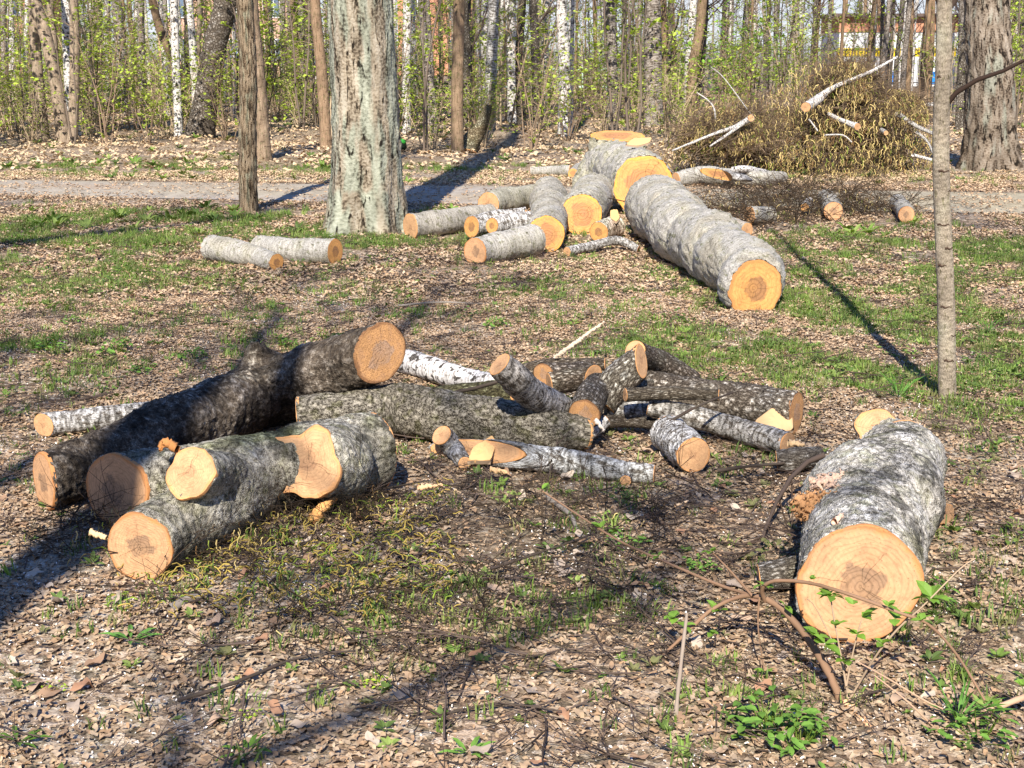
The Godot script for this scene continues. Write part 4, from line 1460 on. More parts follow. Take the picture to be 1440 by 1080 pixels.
func build_buildings() -> void:
	var brick := bark_material(mats.t_path, 0.5, Color(1.5, 0.85, 0.6), 1.0)
	var pink := bark_material(mats.t_path, 0.5, Color(1.7, 1.25, 1.05), 1.2)
	var white := plain(Color(0.74, 0.75, 0.77), 0.8)
	var yellow := plain(Color(0.80, 0.58, 0.02), 0.6)
	var blue := plain(Color(0.02, 0.22, 0.70), 0.6)
	var glass := plain(Color(0.12, 0.17, 0.24), 0.15)
	var frame := plain(Color(0.75, 0.76, 0.78), 0.5)
	# the pavilion beyond the fence
	var p := Vector3(17.0, 0, -69.0)
	var t := thing("pavilion", "low white pavilion with yellow band, blue panels and orange brick top", "building", p)
	box_part("wall", Vector3(-0.8, 0, -4), Vector3(5, 2.62, 0), white, t)
	box_part("brick_top", Vector3(-0.85, 2.62, -4), Vector3(5.05, 3.35, 0.05), brick, t)
	box_part("yellow_band", Vector3(-0.82, 1.45, -0.2), Vector3(5.02, 1.85, 0.02), yellow, t)
	for k in 2:
		var x := 1.6 + k * 1.62
		box_part("blue_panel", Vector3(x, 0.12, 0.003), Vector3(x + 1.3, 0.72, 0.05), blue, t)
	box_part("roof", Vector3(-1.2, 3.35, -4.4), Vector3(5.4, 3.5, 0.4), plain(Color(0.12, 0.09, 0.08), 0.8), t)
	# two blocks of flats
	for q in [[Vector3(-20, 0, -98), 5.0, 9.0, pink, "pink brick block of flats glimpsed far behind the left wood"], [Vector3(-36, 0, -92), 4.5, 9.0, brick, "narrow orange brick block glimpsed behind the dark birch"], [Vector3(-5.5, 0, -104), 3.0, 9.0, brick, "orange brick block glimpsed right of the old lichen tree"]]:
		t = thing("apartment_building", q[4], "building", q[0])
		box_part("wall", Vector3(-q[1], 0, -10), Vector3(q[1], q[2], 0), q[3], t)
		box_part("roof", Vector3(-q[1] - 0.2, q[2], -10.2), Vector3(q[1] + 0.2, q[2] + 0.3, 0.2), frame, t)
		for row in 3:
			var n := int(q[1] * 2.0 / 2.6)
			for k in n:
				var x: float = -q[1] + (k + 0.5) * q[1] * 2.0 / n
				var y := 1.1 + row * 2.9
				var wn := box_part("window", Vector3(x - 0.75, y, 0.0), Vector3(x + 0.75, y + 1.5, 0.06), frame, t)
				box_part("pane", Vector3(x - 0.66, y + 0.09, 0.06), Vector3(x - 0.04, y + 1.41, 0.075), glass, wn)
				box_part("pane", Vector3(x + 0.04, y + 0.09, 0.06), Vector3(x + 0.66, y + 1.41, 0.075), glass, wn)
	# the fences
	var steel := plain(Color(0.06, 0.065, 0.07), 0.6)
	t = thing("fence", "tall dark metal bar fence before the pavilion", "fence", Vector3(18, 0, -62))
	var b := Buf.new()
	for k in 150:
		var x := -9.0 + k * 0.14
		box(b, Vector3(x, 0.12, -0.012), Vector3(x + 0.022, 1.95, 0.012))
	tag(part("bar", b.mesh(false), steel, t), "", "", "", "stuff")
	for y in [0.3, 1.72]:
		box_part("rail", Vector3(-9.2, y, 0.013), Vector3(12.2, y + 0.05, 0.05), steel, t)
	for k in 9:
		box_part("post", Vector3(-9.2 + k * 2.65, 0, -0.05), Vector3(-9.12 + k * 2.65, 2.05, 0.012), steel, t)
	t = thing("low_fence", "low pale green railing far back between the birches", "fence", Vector3(1.8, 0, -56))
	var pale := plain(Color(0.45, 0.62, 0.5), 0.6)
	for y in [0.25, 0.6, 0.95]:
		box_part("rail", Vector3(-3, y, 0), Vector3(4, y + 0.06, 0.04), pale, t)
	for k in 8:
		box_part("post", Vector3(-3 + k * 1.0, 0, -0.05), Vector3(-2.93 + k * 1.0, 1.05, -0.002), pale, t)
	# road sign on a post
	var sp := pz(438, 80, 58.0)
	t = thing("road_sign", "square blue sign on a post far back left of the old lichen tree", "sign", Vector3(sp.x, 0, sp.z))
	box_part("post", Vector3(-0.03, 0, -0.05), Vector3(0.03, 1.85, -0.003), steel, t)
	box_part("board", Vector3(-0.22, 1.15, 0), Vector3(0.22, 1.8, 0.03), plain(Color(0.03, 0.2, 0.75), 0.5), t)
	box_part("white_mark", Vector3(-0.1, 1.25, 0.031), Vector3(0.1, 1.45, 0.035), plain(Color(0.8, 0.8, 0.8), 0.5), t)
	# green bag
	var g := gp(560, 209)
	t = thing("bag", "dark bag with bright green top lying behind the old lichen tree", "bag", Vector3(g.x, gh(g.x, g.z), g.z))
	var mid := Vector3(0, 0.08, 0)
	part("body", nets([cap(mid + Vector3(-0.07, 0, 0), mid + Vector3(0.07, 0.02, 0), 0.09, 0.08)], 0.03, 0.015, 14.0, 0.014, func(_p): return Color.WHITE), plain(Color(0.02, 0.03, 0.02), 0.5), t)
	part("top", nets([cap(mid + Vector3(-0.09, 0.12, 0.02), mid + Vector3(0.10, 0.09, 0.02), 0.05, 0.045)], 0.03, 0.012, 18.0, 0.012, func(_p): return Color.WHITE), plain(Color(0.06, 0.45, 0.06), 0.45), t)

func build_woodland() -> void:
	# duplicates of a few trunks fill the depth of the wood
	var kinds := [["birch", "birch", Color.WHITE, "white birch trunk far inside the spring wood"], ["tan_tree", "tan", Color(0.75, 0.66, 0.56), "brown trunk far inside the spring wood"], ["grey_tree", "birchlog", Color(0.55, 0.5, 0.46), "grey trunk far inside the spring wood"], ["black_birch", "dark", Color(0.8, 0.78, 0.75), "dark trunk far inside the spring wood"]]
	var protos := []
	for k in 8:
		var kd: Array = kinds[k % 4]
		var t := Node3D.new()
		t.name = kd[0]
		var b := Buf.new()
		var P := [Vector3(0, -0.1, 0)]
		for j in 6:
			P.append(Vector3(rf(-0.12, 0.12) * (j + 1) * 0.5, 1.2 + j * 2.2, rf(-0.1, 0.1) * j))
		var R := []
		for p in P:
			R.append(0.12 * lerpf(1.0, 0.3, p.y / 13.0))
		var sm := smooth_path(P, R, 0.22)
		tube(b, sm[0], sm[1], 12, {"amp": 0.01, "flare": 0.4, "tile": 1.2, "off": k * 0.8, "tint": kd[2], "vary": 0.4})
		part("trunk", b.mesh(), mats[kd[1]], t)
		var c := part("crown", crowns[k % crowns.size()], mats.twig, t, Vector3(P[3].x, 5.6, P[3].z))
		c.scale = Vector3.ONE * 1.2
		tag(c, "", "", "", "stuff")
		if k % 2 == 1:
			var lb := part("low_branches", crowns[(k + 1) % crowns.size()], mats.twig, t, Vector3(0, 1.2, 0))
			lb.scale = Vector3(0.8, 0.6, 0.8)
			tag(lb, "", "", "", "stuff")
		protos.append(t)
	var n := 0
	while n < 250:
		var d := sqrt(rf(25.0 * 25.0, 88.0 * 88.0))
		var px := rf(-90, 1530)
		var p := at_h(px, 0.0, d)
		if d < 32.0 and px > 940 and px < 1340:
			continue
		if px > 1170 and px < 1345 and d < 66.0 and rng.randf() < 0.3:
			continue
		p.y = gh(p.x, p.z)
		var k := rng.randi() % 8
		var s := rf(0.35, 1.15)
		var made := put(protos[k], kinds[k % 4][0], p, rf(0, TAU), Vector3(s, 1.0, s), kinds[k % 4][3], "tree", "trunks deep in the wood: " + kinds[k % 4][0].replace("_", " "))
		crowd.append([made, px, ("slender " if s < 0.7 else "stout ") + ["white birch", "brown trunk", "grey trunk", "dark trunk"][k % 4]])
		n += 1
	# undergrowth
	var young := Color(0.38, 0.48, 0.07)
	var bright := Color(0.22, 0.40, 0.05)
	var brown := Color(0.20, 0.145, 0.10)
	var pale := Color(0.36, 0.28, 0.19)
	var sp := [
		shrub_proto("shrub", shrub_mesh(1, 9, 2.6, 0.25, 2, brown, young, 0.055), plain(Color.WHITE, 0.9, true)),
		shrub_proto("shrub", shrub_mesh(2, 12, 1.8, 0.35, 2, pale, young, 0.05), plain(Color.WHITE, 0.9, true)),
		shrub_proto("shrub", shrub_mesh(3, 7, 3.6, 0.15, 2, brown, young, 0.06), plain(Color.WHITE, 0.9, true)),
		shrub_proto("shrub", shrub_mesh(4, 14, 1.5, 0.3, 1, pale, young, 0.04), plain(Color.WHITE, 0.9, true)),
		shrub_proto("shrub", shrub_mesh(5, 8, 2.8, 0.4, 2, brown, bright, 0.065), plain(Color.WHITE, 0.9, true)),
		shrub_proto("shrub", shrub_mesh(6, 10, 1.5, 0.5, 3, brown, Color(0.09, 0.17, 0.035), 0.06), plain(Color.WHITE, 0.9, true)),
		shrub_proto("sapling", shrub_mesh(7, 2, 5.0, 0.08, 3, Color(0.12, 0.095, 0.075), young, 0.06), plain(Color.WHITE, 0.9, true)),
		shrub_proto("sapling", shrub_mesh(8, 3, 4.5, 0.12, 2, pale, young, 0.055), plain(Color.WHITE, 0.9, true))]
	# those one can point at: proto, px, py, scale, label
	for q in [[4, 1010, 150, 1.1, "brightest green leafy bush left of the brushwood heap"], [4, 1050, 120, 1.2, "tall bright green bush behind the left end of the brushwood"], [4, 880, 150, 1.0, "leafy bush with light green sprays left of the broad grey trunk"],
			[5, 580, 172, 0.9, "dense dark green shrub right of the old lichen tree"], [5, 600, 165, 0.8, "lower dark green shrub beside the curved trunk"], [5, 160, 165, 0.8, "low dark green shrub behind the left clump of tan trunks"], [5, 565, 160, 0.8, "dark green shrub half hidden by the old lichen tree"],
			[0, 210, 205, 0.8, "thin spreading shrub left of the dark rough birch"], [1, 235, 195, 0.9, "short twiggy shrub at the foot of the dark rough birch"], [0, 320, 200, 0.8, "leafy stems right of the dark rough birch"], [2, 190, 180, 0.9, "tall leafy stems behind the spreading shrub"],
			[1, 20, 190, 1.0, "pale twiggy shrub at the far left edge"], [2, 10, 185, 1.0, "tall leafy stems at the far left edge"], [0, 130, 175, 0.9, "leafy shrub right behind the straight tan trunk"], [3, 45, 200, 0.8, "bare pale stems before the left clump"],
			[3, 125, 196, 0.7, "bare pale stems right of the left clump"], [1, 425, 175, 0.7, "small leafy shrub beside the swollen brown trunk"], [0, 660, 190, 0.7, "leafy stems beside the near brown trunk"], [3, 680, 205, 0.8, "bare thin stems around the mossy snag"],
			[3, 760, 190, 0.9, "bare thin stems in front of the slender white birch"], [3, 850, 195, 0.9, "bare stems right of the stout white birch"], [0, 840, 170, 0.9, "airy leafy shrub right of the stout white birch"], [2, 870, 160, 1.0, "tall airy leafy shrub behind the stump"],
			[3, 890, 190, 0.9, "bare stems behind the sawn stump"], [3, 940, 195, 1.0, "bare stems between stump and brushwood"], [1, 960, 190, 0.8, "twiggy shrub at the left foot of the brushwood"], [0, 740, 165, 0.9, "leafy shrub behind the thin black trunk"], [2, 950, 140, 1.0, "tall green stems behind the forked brown trunk"]]:
		var p := gp(q[1], q[2])
		p.y = gh(p.x, p.z)
		put(sp[q[0]], "shrub", p, rf(0, TAU), Vector3.ONE * q[3], q[4], "shrub", "")
	for k in 300:
		var d := sqrt(rf(23.0 * 23.0, 58.0 * 58.0))
		var px := rf(-60, 1500)
		if d < 31.0 and px > 930 and px < 1340:
			continue
		if px > 1170 and px < 1345 and rng.randf() < 0.5:
			continue
		var p := at_h(px, 0.0, d)
		p.y = gh(p.x, p.z)
		var j: int = [0, 1, 2, 6, 6, 6, 7, 6, 7, 7][rng.randi() % 10]
		if px > 820 and px < 1120 and rng.randf() < 0.2:
			j = 4
		var s := rf(0.6, 1.15)
		var names := ["thin leafy shrub in the undergrowth of the wood", "low twiggy shrub in the undergrowth of the wood", "tall leafy stems in the undergrowth of the wood", "bare pale stems in the undergrowth of the wood", "dense bright green bush in the undergrowth of the wood", "", "thin young tree with small leaves inside the wood", "pale thin young tree inside the wood"]
		var made := put(sp[j], "sapling" if j > 5 else "shrub", p, rf(0, TAU), Vector3.ONE * s, names[j], "sapling" if j > 5 else "shrub", names[j].replace("thin ", "").replace("tall ", "") + " group")
		crowd.append([made, px, ["leafy shrub", "twiggy shrub", "tall leafy shrub", "bare pale shrub", "bright green bush", "", "thin sapling", "pale sapling"][j]])
	name_crowd()
	# mossy snag before the grey-white birch
	var sn := gp(664, 212)
	log_from("snag", "short dark mossy leaning snag in front of the grey-white birch", [Vector3(sn.x - 0.12, -0.03, sn.z), Vector3(sn.x + 0.06, 0.3, sn.z - 0.1), Vector3(sn.x + 0.28, 0.75, sn.z - 0.2)], [0.2, 0.13, 0.05], {"bark": "dark", "category": "snag", "tint": Color(1.0, 0.9, 0.65), "f1": "face_old"})

# ------------------------------------------------------------------ the felled wood
func build_near_left() -> void:
	# the near forked log
	var fork := pz(330, 676, 4.52)
	var left := pz(162, 690, 4.44)
	var front := pz(195, 770, 3.97)
	var right := gp(527, 633, 0.142)
	var stub := pz(272, 663, 4.13)
	var knot := pz(438, 652, 4.49)
	forked_log("forked_log", "thick forked grey log nearest at the left, with four pale sawn faces", [
		[right.lerp(fork, 0.5), right, 0.150, 0.148, "face_plain", null],
		[right.lerp(fork, 0.5), fork, 0.150, 0.150, "", null],
		[fork, left, 0.145, 0.128, "face_cream", Vector3(-0.62, 0.08, 0.78)],
		[fork + Vector3(0.05, -0.03, 0), front, 0.125, 0.108, "face_cream", Vector3(-0.22, -0.02, 0.97)],
		[fork + Vector3(0.05, 0.0, -0.02), stub, 0.085, 0.078, "face_plain", Vector3(-0.22, 0.62, 0.75), 0.22],
		[knot + Vector3(0.06, -0.06, -0.18), knot, 0.14, 0.092, "face_plain", Vector3(-0.30, 0.42, 0.86), 0.3]],
		{"k": 0.045, "amp": 0.009, "fq": 42.0, "tint": Color(0.62, 0.60, 0.53), "moss": Color(0.45, 0.48, 0.30), "bark": "grey3"})
	# torn orange bark by the stubs
	splinter_lump("torn_bark", "torn orange bark curling above the stub of the forked log", [[250, 632, 4.28], [232, 622, 4.32], [225, 634, 4.30]], 0.014, Color(0.45, 0.20, 0.07))
	splinter_lump("torn_bark", "orange strip of torn bark over the round notch of the forked log", [[402, 620, 4.60], [432, 612, 4.64], [462, 622, 4.64], [482, 616, 4.66]], 0.014, Color(0.60, 0.28, 0.09))
	splinter_lump("wood_splinter", "orange slab of split wood leaning below the round notch", [[438, 735, 4.42], [452, 716, 4.45], [472, 700, 4.5]], 0.018, Color(0.72, 0.38, 0.14))
	splinter_lump("wood_splinter", "pale splinter stuck at the edge of the nearest sawn face", [[128, 748, 4.02], [150, 757, 3.99]], 0.012, Color(0.62, 0.45, 0.25))
	splinter_lump("wood_splinter", "flat pale splinter on the ground in front of the forked log", [[215, 838, 3.86], [252, 825, 3.90]], 0.009, Color(0.70, 0.42, 0.2))
	# the crooked dark log behind it
	var a := gp(63, 678, 0.098)
	var bulge := pz(385, 548, 5.92)
	var face := pz(536, 496, 5.55)
	forked_log("crooked_log", "long crooked dark log with raised weathered brown face", [
		[a.lerp(bulge, 0.5) + Vector3(0, 0.0, 0), a, 0.125, 0.104, "face_cream", Vector3(-0.80, 0.04, 0.60)],
		[a.lerp(bulge, 0.5), bulge, 0.125, 0.155, "", null],
		[bulge, bulge + Vector3(-0.06, 0.17, 0.04), 0.12, 0.06, "", null],
		[bulge, bulge + Vector3(0.06, 0.06, 0.13), 0.12, 0.09, "", null],
		[bulge, face, 0.140, 0.124, "face_old", Vector3(0.62, 0.05, 0.78)]],
		{"k": 0.05, "amp": 0.012, "fq": 36.0, "bark": "dark3", "tint": Color(0.62, 0.57, 0.52), "moss": Color(0.85, 0.8, 0.72)})
	make_log("birch_log", "small white birch log with pale end, far left behind the crooked log", [[63, 597, 34, -1], [125, 590, 33, -1], [215, 580, 32, -1]], {"bark": "birchlog", "f0": "face_plain", "n0": Vector3(-0.5, 0, 0.86)})

func splinter_lump(called: String, label: String, pts: Array, r: float, c: Color, parent: Node = null) -> void:
	var P := []
	for q in pts:
		P.append(pz(q[0], q[1], q[2]))
	var base: Vector3 = P[0]
	var t := thing(called, label, "wood splinter", base)
	var b := Buf.new()
	for k in P.size():
		P[k] -= base
	var R := []
	for k in P.size():
		R.append(r * (1.0 if k < P.size() - 1 else 0.35))
	var sm := smooth_path(P, R, r * 0.35)
	tube(b, sm[0], sm[1], 10, {"amp": r * 0.9, "fq": 60.0, "n0": Vector3(sm[0][0] - sm[0][1]).normalized()})
	var s := b.v.size()
	part("splinter", b.mesh(), plain(c, 0.9), t)

func build_middle_pile() -> void:
	make_log("long_log", "thick dark log lying across the middle pile behind the front birch log", [[420, 592, 66, -1], [480, 588, 70, -1], [560, 578, 74, -1], [650, 590, 74, -1], [740, 600, 70, -1], [822, 608, 50, 0.07]], {"bark": "grey", "tint": Color(0.45, 0.42, 0.36), "f1": "face_plain", "n1": Vector3(0.9, -0.1, -0.4), "bend": 0.2})
	make_log("birch_log", "bright white birch log behind the raised weathered face", [[545, 500, 34, -1], [600, 517, 34, -1], [650, 532, 33, -1], [712, 546, 30, -1]], {"bark": "birch", "tint": Color(1, 1, 1), "vary": 0.15})
	make_log("mossy_log", "short mossy dark log under the white birch log", [[590, 566, 36, -1], [650, 562, 42, -1], [715, 556, 46, -1]], {"bark": "dark", "tint": Color(0.65, 0.68, 0.43)})
	make_log("tilted_log", "birch log tilted up with round pale face on top of the thick dark log", [[701, 512, 37, 0.42], [722, 530, 42, 0.36], [750, 555, 44, 0.25], [792, 576, 34, 0.14]], {"bark": "birchlog", "tint": Color(0.72, 0.68, 0.64), "f0": "face_plain"})
	make_log("propped_log", "short log facing the viewer with round speckled brown face", [[820, 582, 45, 0.155], [828, 566, 46, 0.17], [842, 545, 44, 0.17]], {"bark": "dark", "f0": "face_old", "tint": Color(0.79, 0.76, 0.72)})
	make_log("short_log", "short log with slanted brown face pointing left in the pile", [[764, 527, 32, 0.2], [800, 527, 34, 0.18], [830, 523, 34, 0.16]], {"bark": "dark", "f0": "face_old", "n0": Vector3(-0.55, 0.0, 0.83), "tint": Color(0.86, 0.79, 0.72)})
	make_log("short_log", "short dark log with oval tan face pointing right in the pile", [[772, 540, 32, 0.17], [805, 535, 33, 0.18], [835, 529, 32, 0.2]], {"bark": "dark", "f1": "face_plain", "n1": Vector3(0.75, 0.05, 0.65), "tint": Color(0.94, 0.83, 0.72)})
	make_log("rising_log", "rough dark log rising to the right with a pale notched end", [[842, 566, 44, 0.13], [868, 535, 50, 0.22], [902, 508, 44, 0.30]], {"bark": "dark", "tint": Color(0.97, 0.90, 0.83), "f1": "face_plain", "n1": Vector3(0.88, 0.3, 0.37)})
	make_log("falling_log", "dark log sloping down to the right behind the notched end", [[893, 494, 30, 0.30], [925, 508, 34, 0.20], [972, 537, 32, 0.07]], {"bark": "dark", "tint": Color(0.94, 0.86, 0.79)})
	make_log("bark_slab", "grey slab of bark under the notched log", [[880, 560, 18, 0.1], [900, 550, 22, 0.13], [922, 538, 16, 0.14]], {"bark": "dark", "tint": Color(1.22, 1.08, 0.97), "category": "bark"})
	make_log("thick_log", "thick dark log at the right end of the pile with brown oval face", [[905, 548, 56, -1], [980, 562, 60, -1], [1060, 572, 60, -1], [1122, 581, 60, -1]], {"bark": "dark", "tint": Color(0.90, 0.86, 0.81), "f1": "face_old", "n1": Vector3(0.86, 0.0, 0.5)})
	splinter_slab("notch_slab", "cream wedge of split wood in front of the brown oval face", [[1058, 594, 5.50], [1088, 572, 5.62], [1114, 566, 5.68], [1116, 604, 5.52], [1092, 611, 5.47]], Color(0.56, 0.37, 0.19))
	make_log("birch_log", "short lichened birch log left of the long thin one", [[852, 572, 32, 0.10], [880, 577, 32, 0.09], [912, 580, 30, 0.08]], {"bark": "birchlog"})
	make_log("birch_log", "long thin birch log running down to the right of the pile", [[910, 572, 26, 0.13], [960, 584, 30, 0.1], [1030, 602, 34, -1], [1108, 624, 34, -1]], {"bark": "birchlog", "tint": Color(0.85, 0.83, 0.8), "f1": "face_plain"})
	make_log("birch_log", "stubby birch log with round pale face below the pile's right half", [[977, 641, 53, -1], [962, 628, 53, -1], [940, 609, 52, -1]], {"bark": "birchlog", "tint": Color(1.05, 1.05, 1.05), "f0": "face_plain"})
	make_log("birch_log", "lichened birch log along the front of the pile with torn left end", [[672, 634, 34, -1], [700, 636, 38, -1], [790, 648, 38, -1], [860, 660, 32, -1], [918, 667, 26, -1]], {"bark": "birchlog", "tint": Color(0.9, 0.93, 0.95), "n0": Vector3(-0.5, 0.3, 0.8), "f0": "face_plain"})
	splinter_slab("split_end", "pale split plank end at the left of the front birch log", [[657, 648, 5.10], [664, 630, 5.16], [692, 612, 5.24], [699, 622, 5.20], [690, 648, 5.10]], Color(0.58, 0.35, 0.16))
	make_log("birch_stub", "tiny pale stub under the right end of the front birch log", [[884, 664, 17, -1], [878, 676, 17, -1]], {"bark": "birchlog", "f1": "face_plain"})
	make_log("birch_branch", "short birch branch pointing at the viewer left of the split plank", [[622, 612, 30, 0.10], [636, 628, 30, -1], [652, 652, 20, -1]], {"bark": "birchlog", "f1": "face_plain"})
	make_log("thin_log", "thin dark branch lying between the rising log and the brown oval face", [[880, 556, 20, 0.2], [940, 553, 20, 0.2], [1010, 556, 16, 0.2]], {"bark": "dark", "tint": Color(0.9, 0.85, 0.75)})
	make_log("thin_log", "thin dark branch crossing under the short lichened birch log", [[830, 596, 18, 0.06], [880, 592, 18, 0.05], [950, 600, 14, 0.05]], {"bark": "dark", "tint": Color(0.8, 0.75, 0.7)})
	make_log("thin_log", "dark broken branch behind the two short logs", [[735, 522, 22, 0.12], [775, 515, 22, 0.14], [850, 512, 18, 0.16]], {"bark": "dark", "tint": Color(0.9, 0.82, 0.72)})
	make_log("thin_log", "white-barked scrap of branch under the speckled brown face", [[800, 614, 18, 0.04], [830, 606, 22, 0.06], [852, 590, 16, 0.1]], {"bark": "birch"})
	splinter_lump("stick", "thin bare stick leaning up behind the tilted log", [[780, 503, 6.3], [815, 478, 6.32], [850, 452, 6.34]], 0.010, Color(0.55, 0.44, 0.33))
	splinter_lump("wood_chip", "curled pale wood chip under the front birch log", [[690, 660, 4.95], [715, 664, 4.92]], 0.012, Color(0.56, 0.37, 0.2))
	splinter_lump("wood_chip", "flat tan chip on the ground left of the short birch branch", [[588, 686, 4.75], [622, 682, 4.78]], 0.011, Color(0.66, 0.42, 0.24))
	splinter_lump("wood_chip", "pale chip lying at the end of the long thin birch log", [[1108, 622, 5.2], [1132, 626, 5.2]], 0.015, Color(0.6, 0.42, 0.24))
	splinter_lump("torn_bark", "scrap of torn bark beside the speckled brown face", [[838, 590, 5.35], [850, 606, 5.3]], 0.010, Color(0.70, 0.6, 0.5))

func stick(label: String, pts: Array, r: float, c: Color) -> void:
	var base := gp(pts[0][0], pts[0][1], pts[0][2])
	var t := thing("stick", label, "stick", base)
	var P := []
	var R := []
	for k in pts.size():
		P.append(gp(pts[k][0], pts[k][1], pts[k][2]) - base)
		R.append(lerpf(r, r * 0.5, float(k) / (pts.size() - 1)))
	var sm := smooth_path(P, R, 0.03)
	var b := Buf.new()
	tube(b, sm[0], sm[1], 7, {"amp": r * 0.4, "fq": 30.0, "tile": 0.2, "tint": c, "vary": 0.4})
	part("bark", b.mesh(), plain(Color.WHITE, 0.9, true), t)

func splinter_slab(called: String, label: String, pts: Array, c: Color) -> void:
	var P := []
	var mid := Vector3.ZERO
	for q in pts:
		P.append(pz(q[0], q[1], q[2]))
		mid += P[-1]
	mid /= P.size()
	var n := Vector3.ZERO
	for k in P.size():
		n += (P[k] - mid).cross(P[(k + 1) % P.size()] - mid)
	n = n.normalized()
	if n.z < 0: n = -n
	var t := thing(called, label, "split wood", mid)
	var E := PackedVector3Array()
	for k in P.size():
		for j in 6:
			var q: Vector3 = P[k].lerp(P[(k + 1) % P.size()], j / 6.0) - mid
			E.append(q * (1.0 + 0.05 * nf.get_noise_3d(q.x * 60.0, q.y * 60.0, q.z * 60.0)))
	part("split_face", face_mesh(E, n, 0.0, 0.006), plain(c, 0.85), t)
	var b := Buf.new()
	for k in E.size():
		b.v.append_array([E[k], E[k] - n * 0.02])
	for k in E.size():
		var a := k * 2
		var d := ((k + 1) % E.size()) * 2
		b.quad(a, a + 1, d + 1, d)
	for k in range(1, E.size() - 1):
		b.tri(1, 2 * k + 1, 2 * k + 3)
	part("bark_back", b.mesh(), plain(Color(0.3, 0.22, 0.15), 0.9), t)

func build_sticks() -> void:
	var dark := Color(0.07, 0.055, 0.045)
	var grey := Color(0.24, 0.21, 0.18)
	stick("dark crooked stick lying below the front birch log", [[770, 700, 0.01], [800, 722, 0.02], [812, 745, 0.01]], 0.012, grey)
	stick("thin dark stick lying across the middle of the foreground", [[560, 838, 0.02], [660, 852, 0.03], [740, 842, 0.02]], 0.006, dark)
	stick("thin dark stick slanting in the lower left foreground", [[250, 985, 0.02], [330, 960, 0.03], [420, 925, 0.02], [500, 915, 0.02]], 0.006, dark)
	stick("bent dark twig lying behind the thin crossing stick", [[690, 800, 0.03], [780, 770, 0.05], [860, 742, 0.03]], 0.005, dark)
	stick("dark twig reaching under the forked log's round notch", [[430, 700, 0.05], [520, 690, 0.06], [600, 676, 0.04]], 0.005, dark)
	stick("thin stick on the leaves between the raised log and the kinked trunk", [[560, 430, 0.01], [620, 425, 0.02], [690, 428, 0.01]], 0.008, grey)
	stick("dark branch lying by the lone stubby birch log", [[1010, 662, 0.02], [1060, 655, 0.05], [1120, 650, 0.04]], 0.009, dark)
	stick("fallen dark twig in the bottom middle", [[600, 1010, 0.02], [700, 990, 0.03], [790, 1000, 0.02]], 0.004, dark)
	stick("fallen twig bottom right of the grey stalk", [[985, 1000, 0.02], [1050, 985, 0.03], [1130, 960, 0.02]], 0.004, dark)
	stick("short grey stick beside the nearest sawn face", [[240, 858, 0.02], [270, 840, 0.03], [300, 838, 0.02]], 0.016, grey)
	stick("dark stick rising from the pile behind the long thick log", [[620, 556, 0.1], [690, 540, 0.2], [735, 520, 0.28]], 0.010, dark)
	stick("dark stick lying over the long thin birch log", [[930, 600, 0.12], [980, 572, 0.2], [1030, 552, 0.22]], 0.008, dark)

